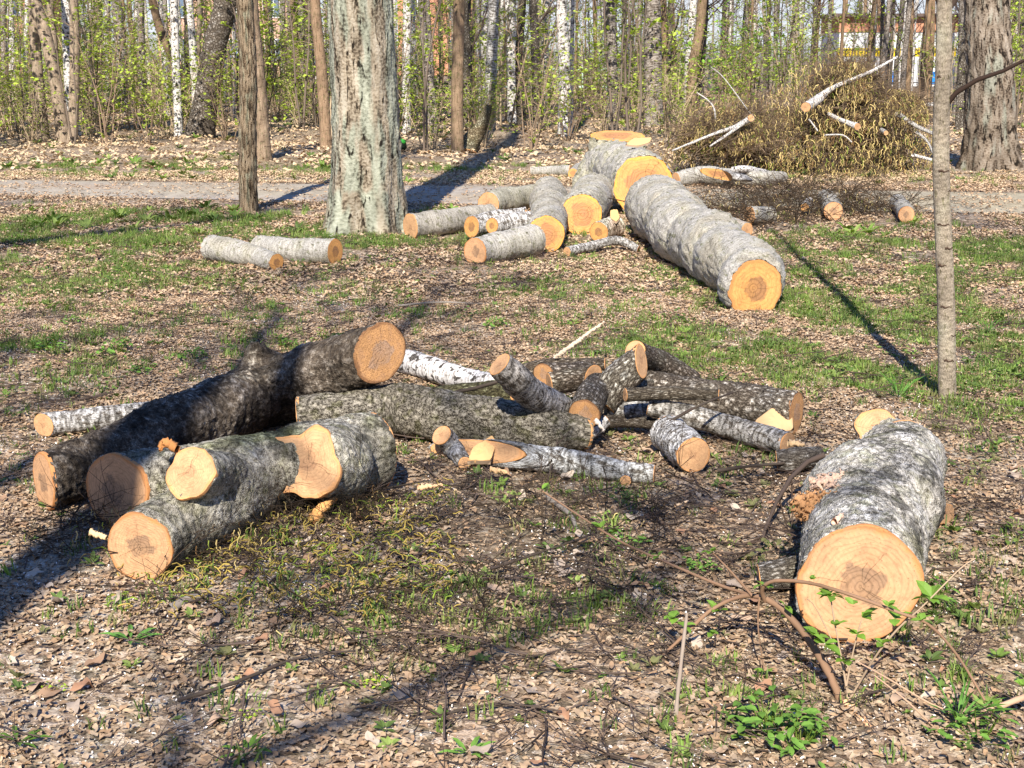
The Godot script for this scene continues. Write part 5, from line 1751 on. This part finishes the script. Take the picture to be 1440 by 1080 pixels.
func build_near_right() -> void:
	var near := gp(1205, 824, 0.155)
	var mid := gp(1222, 712, 0.185)
	var far := gp(1268, 652, 0.16)
	var top := pz(1243, 612, 4.80)
	var stub := pz(1330, 722, 4.42)
	var rot := pz(1160, 690, 4.42)
	forked_log("gnarled_log", "thick gnarled grey log nearest at the right, with pale brown-hearted face", [
		[mid, near, 0.195, 0.160, "face_cream", Vector3(-0.02, 0.10, 0.99)],
		[mid, far, 0.20, 0.14, "", null],
		[far, far + Vector3(0.06, -0.02, -0.14), 0.140, 0.115, "face_plain", Vector3(0.3, 0.2, -0.93)],
		[far + Vector3(0.02, 0.02, 0), top, 0.10, 0.068, "face_plain", Vector3(-0.35, 0.72, 0.6), 0.15],
		[mid + Vector3(0.06, 0, 0), stub, 0.09, 0.035, "face_plain", Vector3(0.75, 0.05, 0.65)],
		[mid, rot + Vector3(0.03, 0.0, -0.02), 0.14, 0.085, "", null],
		[mid + Vector3(0.09, 0.05, 0.1), mid + Vector3(0.12, 0.08, -0.12), 0.12, 0.12, "", null]],
		{"k": 0.055, "amp": 0.010, "fq": 40.0, "bark": "grey3", "tint": Color(0.84, 0.82, 0.78), "moss": Color(0.50, 0.49, 0.36)})
	# the rotten patch and the bracket fungus on its left shoulder
	lump("rotten_wood", "orange crumbling rotten patch on the left shoulder of the gnarled log", "rotten wood", [on_last(1146, 708, 0.035), on_last(1178, 694, 0.035)], 0.035, 0.03, Color(0.40, 0.215, 0.10))
	lump("bracket_fungus", "pinkish knobbly fungus above the orange rotten patch", "fungus", [on_last(1160, 678), on_last(1184, 664), on_last(1178, 682)], 0.02, 0.03, Color(0.44, 0.31, 0.235))
	splinter_lump("wood_chip", "curled pale wood chip lying on top of the gnarled log", [[1174, 735, -on_last(1174, 735).z - 0.01], [1186, 722, -on_last(1186, 722).z - 0.01]], 0.010, Color(0.72, 0.5, 0.36))
	# the bent dark branch left of it
	var t := thing("fallen_branch", "bent dark branch arching down left of the gnarled log", "branch", gp(1110, 700))
	var b := Buf.new()
	var P := []
	for q in [[1158, 640, 4.75], [1135, 650, 4.72], [1112, 672, 4.6], [1092, 706, 4.45], [1076, 745, 4.3], [1064, 792, 4.15]]:
		P.append(pz(q[0], q[1], q[2]) - t.position)
	thin(b, P, 0.011, 0.004, 8, Color(1.2, 1.1, 1.0))
	for k in 14:
		var q: Vector3 = P[1 + k % 5].lerp(P[mini(2 + k % 5, 5)], rng.randf())
		var d := Vector3(rf(-1, 1), rf(-0.6, 0.2), rf(-0.5, 0.8)).normalized()
		var L := rf(0.1, 0.3)
		thin(b, [q, q + d * L * 0.5 + Vector3(0, -0.01, 0), q + d * L + Vector3(0, -0.03, 0)], 0.0035, 0.0015, 4, Color(0.9, 0.85, 0.8))
	part("branches", b.mesh(), mats.twig, t)
	make_log("dark_log", "low dark log half sunk in twigs beyond the bent branch", [[1092, 648, 30, 0.04], [1120, 645, 34, 0.05], [1150, 640, 26, 0.04]], {"bark": "dark"})
	make_log("dark_log", "mossy log piece hidden left of the big pale sawn face", [[1066, 812, 36, 0.03], [1100, 808, 44, 0.04], [1128, 800, 40, 0.05]], {"bark": "dark", "tint": Color(1.4, 1.4, 1.1)})

func lump(called: String, label: String, category: String, pts: Array, r: float, amp: float, c: Color) -> void:
	var base: Vector3 = pts[0]
	var caps := []
	for k in pts.size():
		caps.append(cap(pts[k] - base, pts[(k + 1) % pts.size()] - base + Vector3(0.001, 0, 0), r, r * 0.8))
	var o := part(called, nets(caps, 0.02, amp, 60.0, 0.005, func(p): return Color.WHITE * (1.0 + 0.35 * nf.get_noise_3d(p.x * 150, p.y * 150, p.z * 150))), plain(c, 0.95, true), self, base)
	tag(o, label, category)

func build_far_logs() -> void:
	make_log("trunk_log", "long thick kinked grey trunk with ringed brown face, beyond the pile", [[1070, 401, 86, -1], [1030, 366, 88, -1], [985, 338, 88, -1], [945, 312, 86, -1], [912, 284, 84, -1]], {"bark": "pale", "tint": Color(1.12, 1.08, 0.98), "f0": "face_ring", "f1": "face_yellow", "bend": 0.3, "amp": 0.02, "n0": Vector3(0.30, 0.0, 0.95)})
	make_log("trunk_log", "broad trunk section with orange crescent face leaning against the stump", [[908, 260, 84, 0.30], [885, 246, 80, 0.30], [858, 234, 74, 0.28]], {"bark": "pale", "tint": Color(1.1, 1.1, 0.95), "f0": "face_yellow", "amp": 0.03})
	# the stump behind
	var s := gp(858, 268)
	log_from("stump", "flared grey stump with pale orange top, behind the broad trunk section", [Vector3(s.x, -0.05, s.z), Vector3(s.x + 0.05, 0.28, s.z), Vector3(s.x + 0.14, 0.64, s.z - 0.05)], [0.46, 0.34, 0.31], {"bark": "pale", "category": "stump", "tint": Color(0.95, 0.95, 0.8), "f1": "face_yellow", "n1": Vector3(0.0, 0.99, 0.13), "amp": 0.05})
	splinter_slab("stump_edge", "jutting slab of pale wood at the right rim of the stump", [[890, 194, 14.75], [917, 193, 14.75], [914, 200, 14.6], [897, 205, 14.5], [880, 203, 14.5]], Color(0.62, 0.4, 0.19))
	make_log("round_log", "round log with bright yellow face and orange heart beside the kinked trunk", [[820, 301, 58, -1], [826, 285, 58, -1], [832, 272, 56, -1]], {"bark": "pale", "tint": Color(1.0, 0.98, 0.9), "f0": "face_yellow", "n0": Vector3(-0.15, 0.1, 0.98)})
	make_log("straight_log", "straight grey log pointing away with yellow face split at its side", [[769, 329, 52, -1], [770, 305, 50, -1], [773, 284, 48, -1], [774, 270, 44, -1]], {"bark": "pale", "tint": Color(0.95, 0.93, 0.88), "f0": "face_yellow"})
	make_log("birch_log", "small log with round yellow face at the left front of the far heap", [[670, 353, 40, -1], [705, 346, 42, -1], [752, 338, 44, -1]], {"bark": "pale", "tint": Color(1.05, 1.05, 1.0), "f0": "face_cream", "n0": Vector3(-0.6, 0.0, 0.8), "f1": "face_ring"})
	make_log("birch_log", "broken birch piece with orange torn end above the small round log", [[664, 318, 30, 0.16], [695, 312, 32, 0.18], [740, 308, 32, 0.2]], {"bark": "birchlog", "f0": "face_ring", "n0": Vector3(-0.7, 0.1, 0.7)})
	make_log("birch_log", "second broken birch piece with orange end beside the first", [[693, 316, 22, 0.2], [715, 314, 28, 0.2], [745, 312, 30, 0.2]], {"bark": "birchlog", "f0": "face_ring", "n0": Vector3(-0.6, 0.1, 0.8)})
	make_log("grey_log", "long grey log behind the far heap, running to the old lichen tree", [[578, 318, 36, -1], [630, 312, 36, -1], [690, 304, 36, -1]], {"bark": "pale", "tint": Color(0.85, 0.83, 0.8)})
	make_log("grey_log", "mossy grey log at the back of the far heap", [[688, 287, 34, -1], [720, 280, 36, -1], [756, 275, 34, -1]], {"bark": "pale", "tint": Color(0.8, 0.8, 0.72)})
	make_log("thin_branch", "thin arched birch branch lying before the yellow-faced logs", [[798, 354, 14, -1], [830, 346, 13, 0.06], [868, 338, 13, 0.09], [898, 350, 10, -1]], {"bark": "birchlog", "f0": "face_plain"})
	make_log("chunk", "orange chunk of split wood right of the round yellow face", [[842, 326, 30, 0.1], [868, 318, 32, 0.12]], {"bark": "birchlog", "f0": "face_ring", "tint": Color(1.1, 0.9, 0.75)})
	splinter_slab("split_wood", "pale yellow slab of split wood against the kinked trunk", [[858, 296, 12.0], [868, 294, 12.0], [872, 306, 11.8], [866, 312, 11.7], [858, 306, 11.8]], Color(0.62, 0.42, 0.18))
	make_log("grey_log", "low grey log on the far side of the path, behind the straight log", [[745, 241, 12, -1], [775, 240, 14, -1], [804, 240, 16, -1]], {"bark": "pale"})
	make_log("grey_log", "stubby log with orange end beside the stump's left flank", [[806, 244, 14, -1], [815, 238, 16, -1], [828, 230, 16, -1]], {"bark": "pale", "f0": "face_yellow"})
	make_log("grey_log", "lying grey trunk in front of the brushwood heap", [[950, 252, 20, -1], [985, 247, 26, -1], [1030, 250, 24, -1], [1070, 252, 22, -1], [1100, 250, 16, -1]], {"bark": "pale", "tint": Color(1.2, 1.18, 1.12)})
	make_log("cut_branch", "upright orange-ended stub on the trunk before the brushwood", [[1012, 245, 14, 0.17], [1020, 246, 14, 0.16], [1040, 243, 12, 0.14]], {"bark": "birchlog", "f0": "face_yellow", "n0": Vector3(-0.4, 0.0, 0.9)})
	make_log("birch_log", "white branch piece on the trunk before the brushwood", [[1030, 240, 10, 0.2], [1050, 238, 10, 0.22], [1080, 246, 12, 0.1]], {"bark": "birch"})
	make_log("cut_log", "log in the twigs with tall orange end, left of two", [[1172, 298, 26, -1], [1166, 286, 26, -1], [1160, 278, 24, -1]], {"bark": "pale", "f0": "face_cream", "n0": Vector3(0.1, 0.1, 0.98)})
	make_log("cut_log", "log with round orange end lying alone beyond the young birch", [[1273, 302, 23, -1], [1268, 292, 23, -1], [1262, 284, 22, -1]], {"bark": "pale", "f0": "face_cream", "n0": Vector3(0.1, 0.1, 0.98)})
	make_log("cut_log", "small pale split piece among the twigs by the path", [[1132, 292, 12, 0.1], [1138, 284, 13, 0.12]], {"bark": "birchlog", "f0": "face_yellow"})
	make_log("cut_log", "short grey chunk with pale side right behind the kinked trunk", [[1000, 318, 24, -1], [1022, 318, 26, -1], [1050, 324, 22, -1]], {"bark": "pale", "tint": Color(1.2, 1.1, 1.05)})
	make_log("cut_log", "grey lump of wood in the twigs behind the kinked trunk", [[1055, 304, 26, -1], [1085, 303, 24, -1]], {"bark": "pale"})
	# the pair at the left
	make_log("grey_log", "left log of the pair on the grass, with small brown face", [[298, 348, 36, -1], [335, 354, 36, -1], [388, 369, 26, -1]], {"bark": "pale", "tint": Color(1.1, 1.08, 1.0), "f1": "face_ring", "n1": Vector3(0.75, 0, 0.66)})
	make_log("grey_log", "right log of the pair on the grass, its face turned right", [[362, 348, 34, -1], [410, 353, 36, -1], [472, 355, 37, -1]], {"bark": "pale", "tint": Color(1.1, 1.08, 0.98), "f1": "face_ring", "n1": Vector3(0.90, 0, 0.44)})
	# fallen pale trunk far back at the right
	make_log("white_log", "pale fallen trunk lying far back left of the broad old tree", [[1285, 148, 8, -1], [1320, 149, 9, -1], [1356, 151, 8, -1]], {"bark": "birch"})
	make_log("wood_chunk", "orange chunk of wood beyond the path under the wood's edge", [[703, 213, 7, 0.05], [717, 213, 7, 0.05]], {"bark": "birchlog", "tint": Color(1.2, 0.8, 0.5)})

func build_brush_pile() -> void:
	var c := gp(1180, 248)
	var c2 := gp(1040, 245)
	var c3 := gp(1270, 240)
	var mounds := [[c + Vector3(0, 0, -0.6), 1.25, 1.6, 1.0], [c + Vector3(-0.2, 0, -0.4), 1.4, 1.3, 1.0], [c2 + Vector3(0, 0, -0.4), 1.1, 1.05, 0.9], [c3 + Vector3(-0.15, 0, -0.5), 0.75, 1.1, 0.8]]
	for k in 16:
		var px := rf(985, 1300)
		var top := 0.45 + 0.72 * exp(-pow((px - 1185.0) / 95.0, 2.0))
		mounds.append([gp(px, rf(242, 252)) + Vector3(0, rf(0.3, top), rf(-0.7, -0.1)), rf(0.3, 0.55), rf(0.25, 0.5), rf(0.3, 0.5)])
	brush("brush_pile", "great heap of cut brushwood hung with yellow catkins", "brushwood", mounds, 3600, 34000, 0.9, 0.0045, 1.85, 300, 3.0)
	brush("twig_heap", "low tangle of thin dark twigs on the near side of the path", "twigs", [[gp(1010, 318), 0.8, 0.28, 0.6], [gp(1130, 305), 0.9, 0.32, 0.6], [gp(1220, 300), 0.7, 0.2, 0.4], [gp(1085, 290), 1.0, 0.3, 0.5]], 330, 350, 0.8, 0.005, 0.9, 320, 1.2)
	brush("twig_heap", "tangle of thin twigs with catkins below the near forked log", "twigs", [[gp(400, 742), 0.38, 0.10, 0.16], [gp(300, 790), 0.30, 0.12, 0.18], [gp(500, 725), 0.25, 0.08, 0.14], [gp(130, 770), 0.25, 0.12, 0.2]], 150, 260, 0.36, 0.002, 0.7, 340, 1.0)
	brush("twig_heap", "flat mat of dark twigs in the middle of the foreground", "twigs", [[gp(700, 745), 0.8, 0.035, 0.45], [gp(830, 720), 0.5, 0.04, 0.3], [gp(480, 860), 0.7, 0.03, 0.35], [gp(640, 870), 0.7, 0.03, 0.35]], 110, 60, 0.42, 0.0026, 0.6, 360, 0.9)
	# cut limbs sticking out of the heap
	var z := -c.z + 0.62
	limb("cut_limb", "thick white limb with round pale end high on the brushwood", [[1133, 151, z - 0.9, 10.0], [1152, 138, z - 0.6, 9.0], [1172, 123, z - 0.5, 4.5], [1222, 102, z - 0.4, 3.4], [1262, 80, z - 0.3, 2.0]], true)
	limb("cut_limb", "forked white limb pointing left out of the brushwood", [[1056, 166, z - 0.8, 7.0], [1035, 178, z - 0.75, 4.5], [1000, 190, z - 0.8, 3.0], [945, 212, z - 0.9, 1.4]], true)
	limb("cut_limb", "thin fork running below the left white limb", [[1050, 170, z - 0.78, 4.0], [1025, 188, z - 0.85, 3.0], [998, 206, z - 0.95, 1.5]], true)
	limb("cut_limb", "short limb with pale broken end in the middle of the heap", [[1206, 178, z - 0.95, 7.0], [1185, 170, z - 0.8, 4.5], [1165, 160, z - 0.6, 3.5]], true)
	limb("cut_limb", "small cut stub right of the middle limb in the heap", [[1246, 187, z - 0.95, 5.0], [1240, 183, z - 0.7, 4.5]], true)
	limb("cut_limb", "thin white twig slanting low in the heap", [[1138, 168, z - 0.95, 1.6], [1150, 184, z - 1.0, 1.4]], false)
	limb("cut_limb", "bare white stick lying across the heap's middle", [[1160, 190, z - 1.0, 1.6], [1185, 190, z - 1.0, 1.5], [1198, 200, z - 1.05, 1.0]], false)
	limb("cut_limb", "pale branch rising from the heap's left shoulder", [[1005, 200, z - 0.5, 1.8], [1004, 152, z - 0.5, 1.6], [980, 130, z - 0.4, 1.0]], false)
	limb("cut_limb", "grey branch sloping out of the heap's right side", [[1262, 160, z - 0.5, 5.0], [1290, 178, z - 0.6, 4.0], [1318, 190, z - 0.7, 3.0]], false)
	limb("cut_limb", "lower thin branch at the heap's right side", [[1290, 186, z - 0.6, 3.0], [1305, 200, z - 0.7, 2.4], [1312, 216, z - 0.8, 1.6]], false)
	limb("cut_limb", "white stick low at the heap's right foot", [[1284, 218, z - 0.7, 3.2], [1310, 225, z - 0.75, 3.0]], false)
	limb("cut_limb", "thin pale twig reaching up over the left of the heap", [[1066, 175, z - 0.4, 1.3], [1020, 112, z - 0.3, 1.0], [1000, 95, z - 0.3, 0.8]], false)
	limb("cut_limb", "dark bent branch over the twigs by the path", [[1060, 284, z - 2.6, 2.0], [1100, 284, z - 2.6, 3.0], [1122, 292, z - 2.6, 4.5], [1140, 310, z - 2.7, 3.0]], false)

func limb(called: String, label: String, pts: Array, cut: bool) -> void:
	var P := []
	var R := []
	for q in pts:
		var p := pz(q[0], q[1], q[2])
		P.append(p)
		R.append(rpx(q[3] * 1.45, p))
	var base: Vector3 = P[0]
	var t := thing(called, label, "branch", base)
	for k in P.size():
		P[k] -= base
	var sm := smooth_path(P, R, 0.05)
	var b := Buf.new()
	var n: Vector3 = (sm[0][0] - sm[0][1]).normalized()
	var e := tube(b, sm[0], sm[1], 12, {"amp": R[0] * 0.15, "fq": 20.0, "tile": 0.3, "vary": 0.2, "off": rf(0, 5), "n0": (n + Vector3(-0.1, 0, 0.9)).normalized()})
	part("bark", b.mesh(), mats.birch if "white" in label or "pale" in label else mats.birchlog, t)
	if cut:
		part("cut_face", face_mesh(e[0], (n + Vector3(-0.1, 0, 0.9)).normalized(), 0.0), mats.face_plain, t)

# ------------------------------------------------------------------ living plants in front
func sprig(f: Buf, p: Vector3, n: int, l: float, c: Color) -> void:
	for k in n:
		var a := rf(0, TAU)
		var d := Vector3(cos(a), rf(-0.2, 0.9), sin(a)).normalized()
		var q := rf(0.75, 1.25)
		blade(f, p, d, (Vector3.UP + Vector3(rf(-0.4, 0.4), 0, rf(-0.4, 0.4))).normalized(), l * rf(0.6, 1.2), l * 0.62, Color(c.r * q, c.g * q, c.b * q))

func shoot(called: String, label: String, lines_: Array, leaves: Array, c := Color(0.22, 0.135, 0.085)) -> void:
	# lines_: [points [px, py, d], r0, r1]; leaves: [px, py, d, n, size]
	var base := Vector3.ZERO
	var q0: Array = lines_[0][0][0]
	base = pz(q0[0], q0[1], q0[2])
	var t := thing(called, label, "plant", base)
	var b := Buf.new()
	var f := Buf.new()
	for l in lines_:
		var P := []
		var R := []
		for k in l[0].size():
			var q: Array = l[0][k]
			P.append(pz(q[0], q[1], q[2]) - base)
			R.append(lerpf(l[1], l[2], float(k) / (l[0].size() - 1)))
		var sm := smooth_path(P, R, 0.015)
		tube(b, sm[0], sm[1], 9, {"amp": l[1] * 0.25, "fq": 40.0, "tile": 0.1, "tint": c, "vary": 0.5})
	part("stem", b.mesh(), plain(Color.WHITE, 0.75, true), t)
	if leaves.size():
		for l in leaves:
			sprig(f, pz(l[0], l[1], l[2]) - base, l[3], l[4], Color(0.18, 0.32, 0.045))
		tag(part("leaves", f.mesh(false), mats.leaf, t), "", "", "", "stuff")

func build_plants() -> void:
	shoot("bent_shoot", "bent brown shoot in front of the gnarled log, budding green", [
		[[[1192, 1018, 3.14], [1172, 960, 3.2], [1140, 905, 3.28], [1105, 862, 3.34], [1078, 842, 3.38]], 0.011, 0.008],
		[[[1078, 842, 3.38], [1045, 838, 3.42], [1000, 858, 3.42], [955, 900, 3.40], [905, 945, 3.36], [876, 955, 3.34]], 0.007, 0.003],
		[[[1076, 846, 3.38], [1072, 828, 3.36], [1090, 817, 3.33], [1140, 820, 3.28], [1200, 838, 3.22], [1260, 860, 3.16], [1305, 878, 3.12], [1345, 920, 3.08], [1385, 985, 3.0]], 0.006, 0.003],
		[[[1060, 838, 3.40], [1010, 822, 3.5], [940, 792, 3.65], [870, 760, 3.8], [810, 722, 3.95], [762, 690, 4.1]], 0.005, 0.0025],
		[[[1058, 838, 3.40], [1030, 806, 3.45], [1000, 775, 3.5]], 0.004, 0.002],
		[[[1068, 840, 3.38], [1066, 880, 3.36], [1074, 940, 3.3]], 0.003, 0.0015]],
		[[762, 688, 4.1, 4, 0.035], [845, 742, 3.86, 4, 0.035], [926, 782, 3.68, 3, 0.03], [1000, 776, 3.5, 4, 0.035], [1072, 822, 3.36, 5, 0.035], [1104, 852, 3.33, 3, 0.03], [1140, 815, 3.28, 3, 0.025], [1168, 836, 3.25, 5, 0.035], [1200, 850, 3.2, 4, 0.03], [1250, 852, 3.16, 4, 0.025], [1295, 872, 3.12, 5, 0.03], [1010, 860, 3.42, 4, 0.04], [948, 868, 3.42, 5, 0.05], [960, 880, 3.4, 4, 0.04], [1000, 890, 3.4, 4, 0.03], [1075, 945, 3.3, 4, 0.03]])
	shoot("leafy_shoot", "leafy green shoots before the lower edge of the big pale face", [
		[[[1190, 965, 3.16], [1182, 920, 3.2], [1172, 865, 3.22], [1168, 838, 3.24]], 0.003, 0.0015],
		[[[1190, 965, 3.16], [1200, 915, 3.2], [1212, 870, 3.22]], 0.003, 0.0015],
		[[[1194, 985, 3.14], [1230, 925, 3.14], [1262, 885, 3.16], [1300, 850, 3.18], [1350, 800, 3.2], [1372, 785, 3.2]], 0.003, 0.0015],
		[[[1192, 1000, 3.12], [1186, 940, 3.2], [1150, 860, 3.26], [1135, 842, 3.28]], 0.002, 0.001]],
		[[1168, 838, 3.24, 6, 0.045], [1212, 868, 3.22, 5, 0.045], [1176, 880, 3.2, 3, 0.04], [1150, 895, 3.2, 5, 0.045], [1160, 905, 3.18, 4, 0.05], [1206, 892, 3.2, 4, 0.035], [1258, 870, 3.18, 5, 0.05], [1240, 905, 3.15, 4, 0.035], [1310, 840, 3.2, 6, 0.055], [1190, 930, 3.16, 4, 0.04]], Color(0.34, 0.25, 0.17))
	shoot("dry_stalk", "bare grey upright stalk at the bottom of the picture, left of the bent shoot", [[[[944, 1100, 2.98], [950, 1010, 3.02], [958, 930, 3.05], [966, 862, 3.08]], 0.0065, 0.004]], [], Color(0.27, 0.22, 0.18))
	shoot("bare_branch", "bare brown branch entering at the lower right corner", [[[[1462, 972, 3.05], [1420, 988, 3.02], [1370, 1010, 3.0], [1335, 1045, 2.96], [1300, 1100, 2.9]], 0.008, 0.006], [[[1370, 1012, 3.0], [1310, 990, 3.05], [1250, 955, 3.1], [1205, 930, 3.14]], 0.003, 0.0018], [[[1330, 1040, 2.97], [1280, 990, 3.0], [1230, 950, 3.06]], 0.003, 0.0015]], [[1400, 992, 3.0, 3, 0.03], [1440, 965, 3.03, 4, 0.035]], Color(0.36, 0.24, 0.16))
	splinter_lump("wood_splinter", "pale split piece of wood at the foot of the bent shoot", [[1228, 1030, 3.0], [1200, 1002, 3.1], [1188, 985, 3.14]], 0.012, Color(0.66, 0.40, 0.22))
	splinter_lump("wood_splinter", "short pale stick in the middle of the foreground", [[950, 712, 4.55], [968, 704, 4.6]], 0.006, Color(0.75, 0.55, 0.36))
	# weeds one can point at
	var protos := [herb_mesh(501, 9, 0.075, 0.018, 0.5), clump_mesh(502, 60, 0.10, 0.03), herb_mesh(503, 18, 0.10, 0.007, 1.0), clump_mesh(504, 26, 0.05, 0.016)]
	var greens := []
	for c in [Color(0.11, 0.24, 0.05), Color(0.13, 0.25, 0.045), Color(0.09, 0.17, 0.03), Color(0.30, 0.42, 0.04)]:
		var m := plain(c, 0.5, true)
		m.backlight_enabled = true
		m.backlight = Color(0.5, 0.55, 0.25)
		greens.append(m)
	for q in [[0, 185, 908, 1.0, 0, "broad-leaved weed with long pale leaves in the left foreground"], [1, 1085, 1035, 1.3, 1, "leafy clump of bright weeds at the bottom by the bent shoot"], [1, 1125, 1050, 1.0, 1, "second bright weed clump right of the first at the bottom"], [2, 1345, 1025, 1.2, 0, "grassy green weed clump at the lower right"],
			[1, 1375, 1050, 1.1, 1, "leafy green weed at the lower right corner"], [3, 75, 970, 0.8, 3, "small yellow-green weed in the lower left"], [0, 350, 1065, 0.9, 2, "dark flat weed at the bottom left"], [3, 350, 1010, 0.7, 3, "small yellow weed in the bottom left middle"], [3, 530, 968, 0.8, 3, "small yellow-green weed near the bottom middle"],
			[0, 25, 1055, 0.9, 2, "dark broad weed at the bottom left corner"], [1, 100, 455, 0.8, 1, "bright weed tuft left of the crooked log"], [1, 70, 500, 1.2, 1, "tall bright weed left of the small birch log"], [1, 165, 500, 1.2, 1, "bright weed tuft above the small birch log"], [1, 200, 530, 0.9, 1, "bright weed tuft close behind the small birch log"],
			[1, 400, 488, 1.0, 2, "dark green weed behind the raised log"], [1, 270, 505, 1.0, 1, "bright weed tuft behind the crooked log's middle"], [1, 698, 460, 0.9, 1, "bright weed alone in the leaves behind the pile"], [2, 1262, 565, 1.3, 0, "grass tuft left of the young birch's foot"], [2, 1390, 470, 1.0, 0, "grass tuft right of the young birch"],
			[1, 1065, 625, 0.7, 1, "small bright weed under the long thin birch log"], [1, 880, 770, 0.8, 1, "small weed in the middle foreground"], [0, 660, 1070, 0.8, 1, "pale weed at the bottom middle"], [3, 30, 640, 0.9, 1, "small weed at the left edge by the crooked log"], [1, 1310, 842, 0.9, 1, "bright weed right of the big pale face"], [3, 1330, 700, 0.8, 1, "small weed behind the stub of the gnarled log"], [1, 980, 800, 0.7, 1, "weed left of the gnarled log's face"]]:
		var p := gp(q[1], q[2])
		p.y = gh(p.x, p.z)
		var o := thing("weed", q[5], "weed", p)
		o.transform = pose(p, q[3], 0.15)
		tag(part("leaves", protos[q[0]], greens[q[4]], o), "", "", "", "stuff")
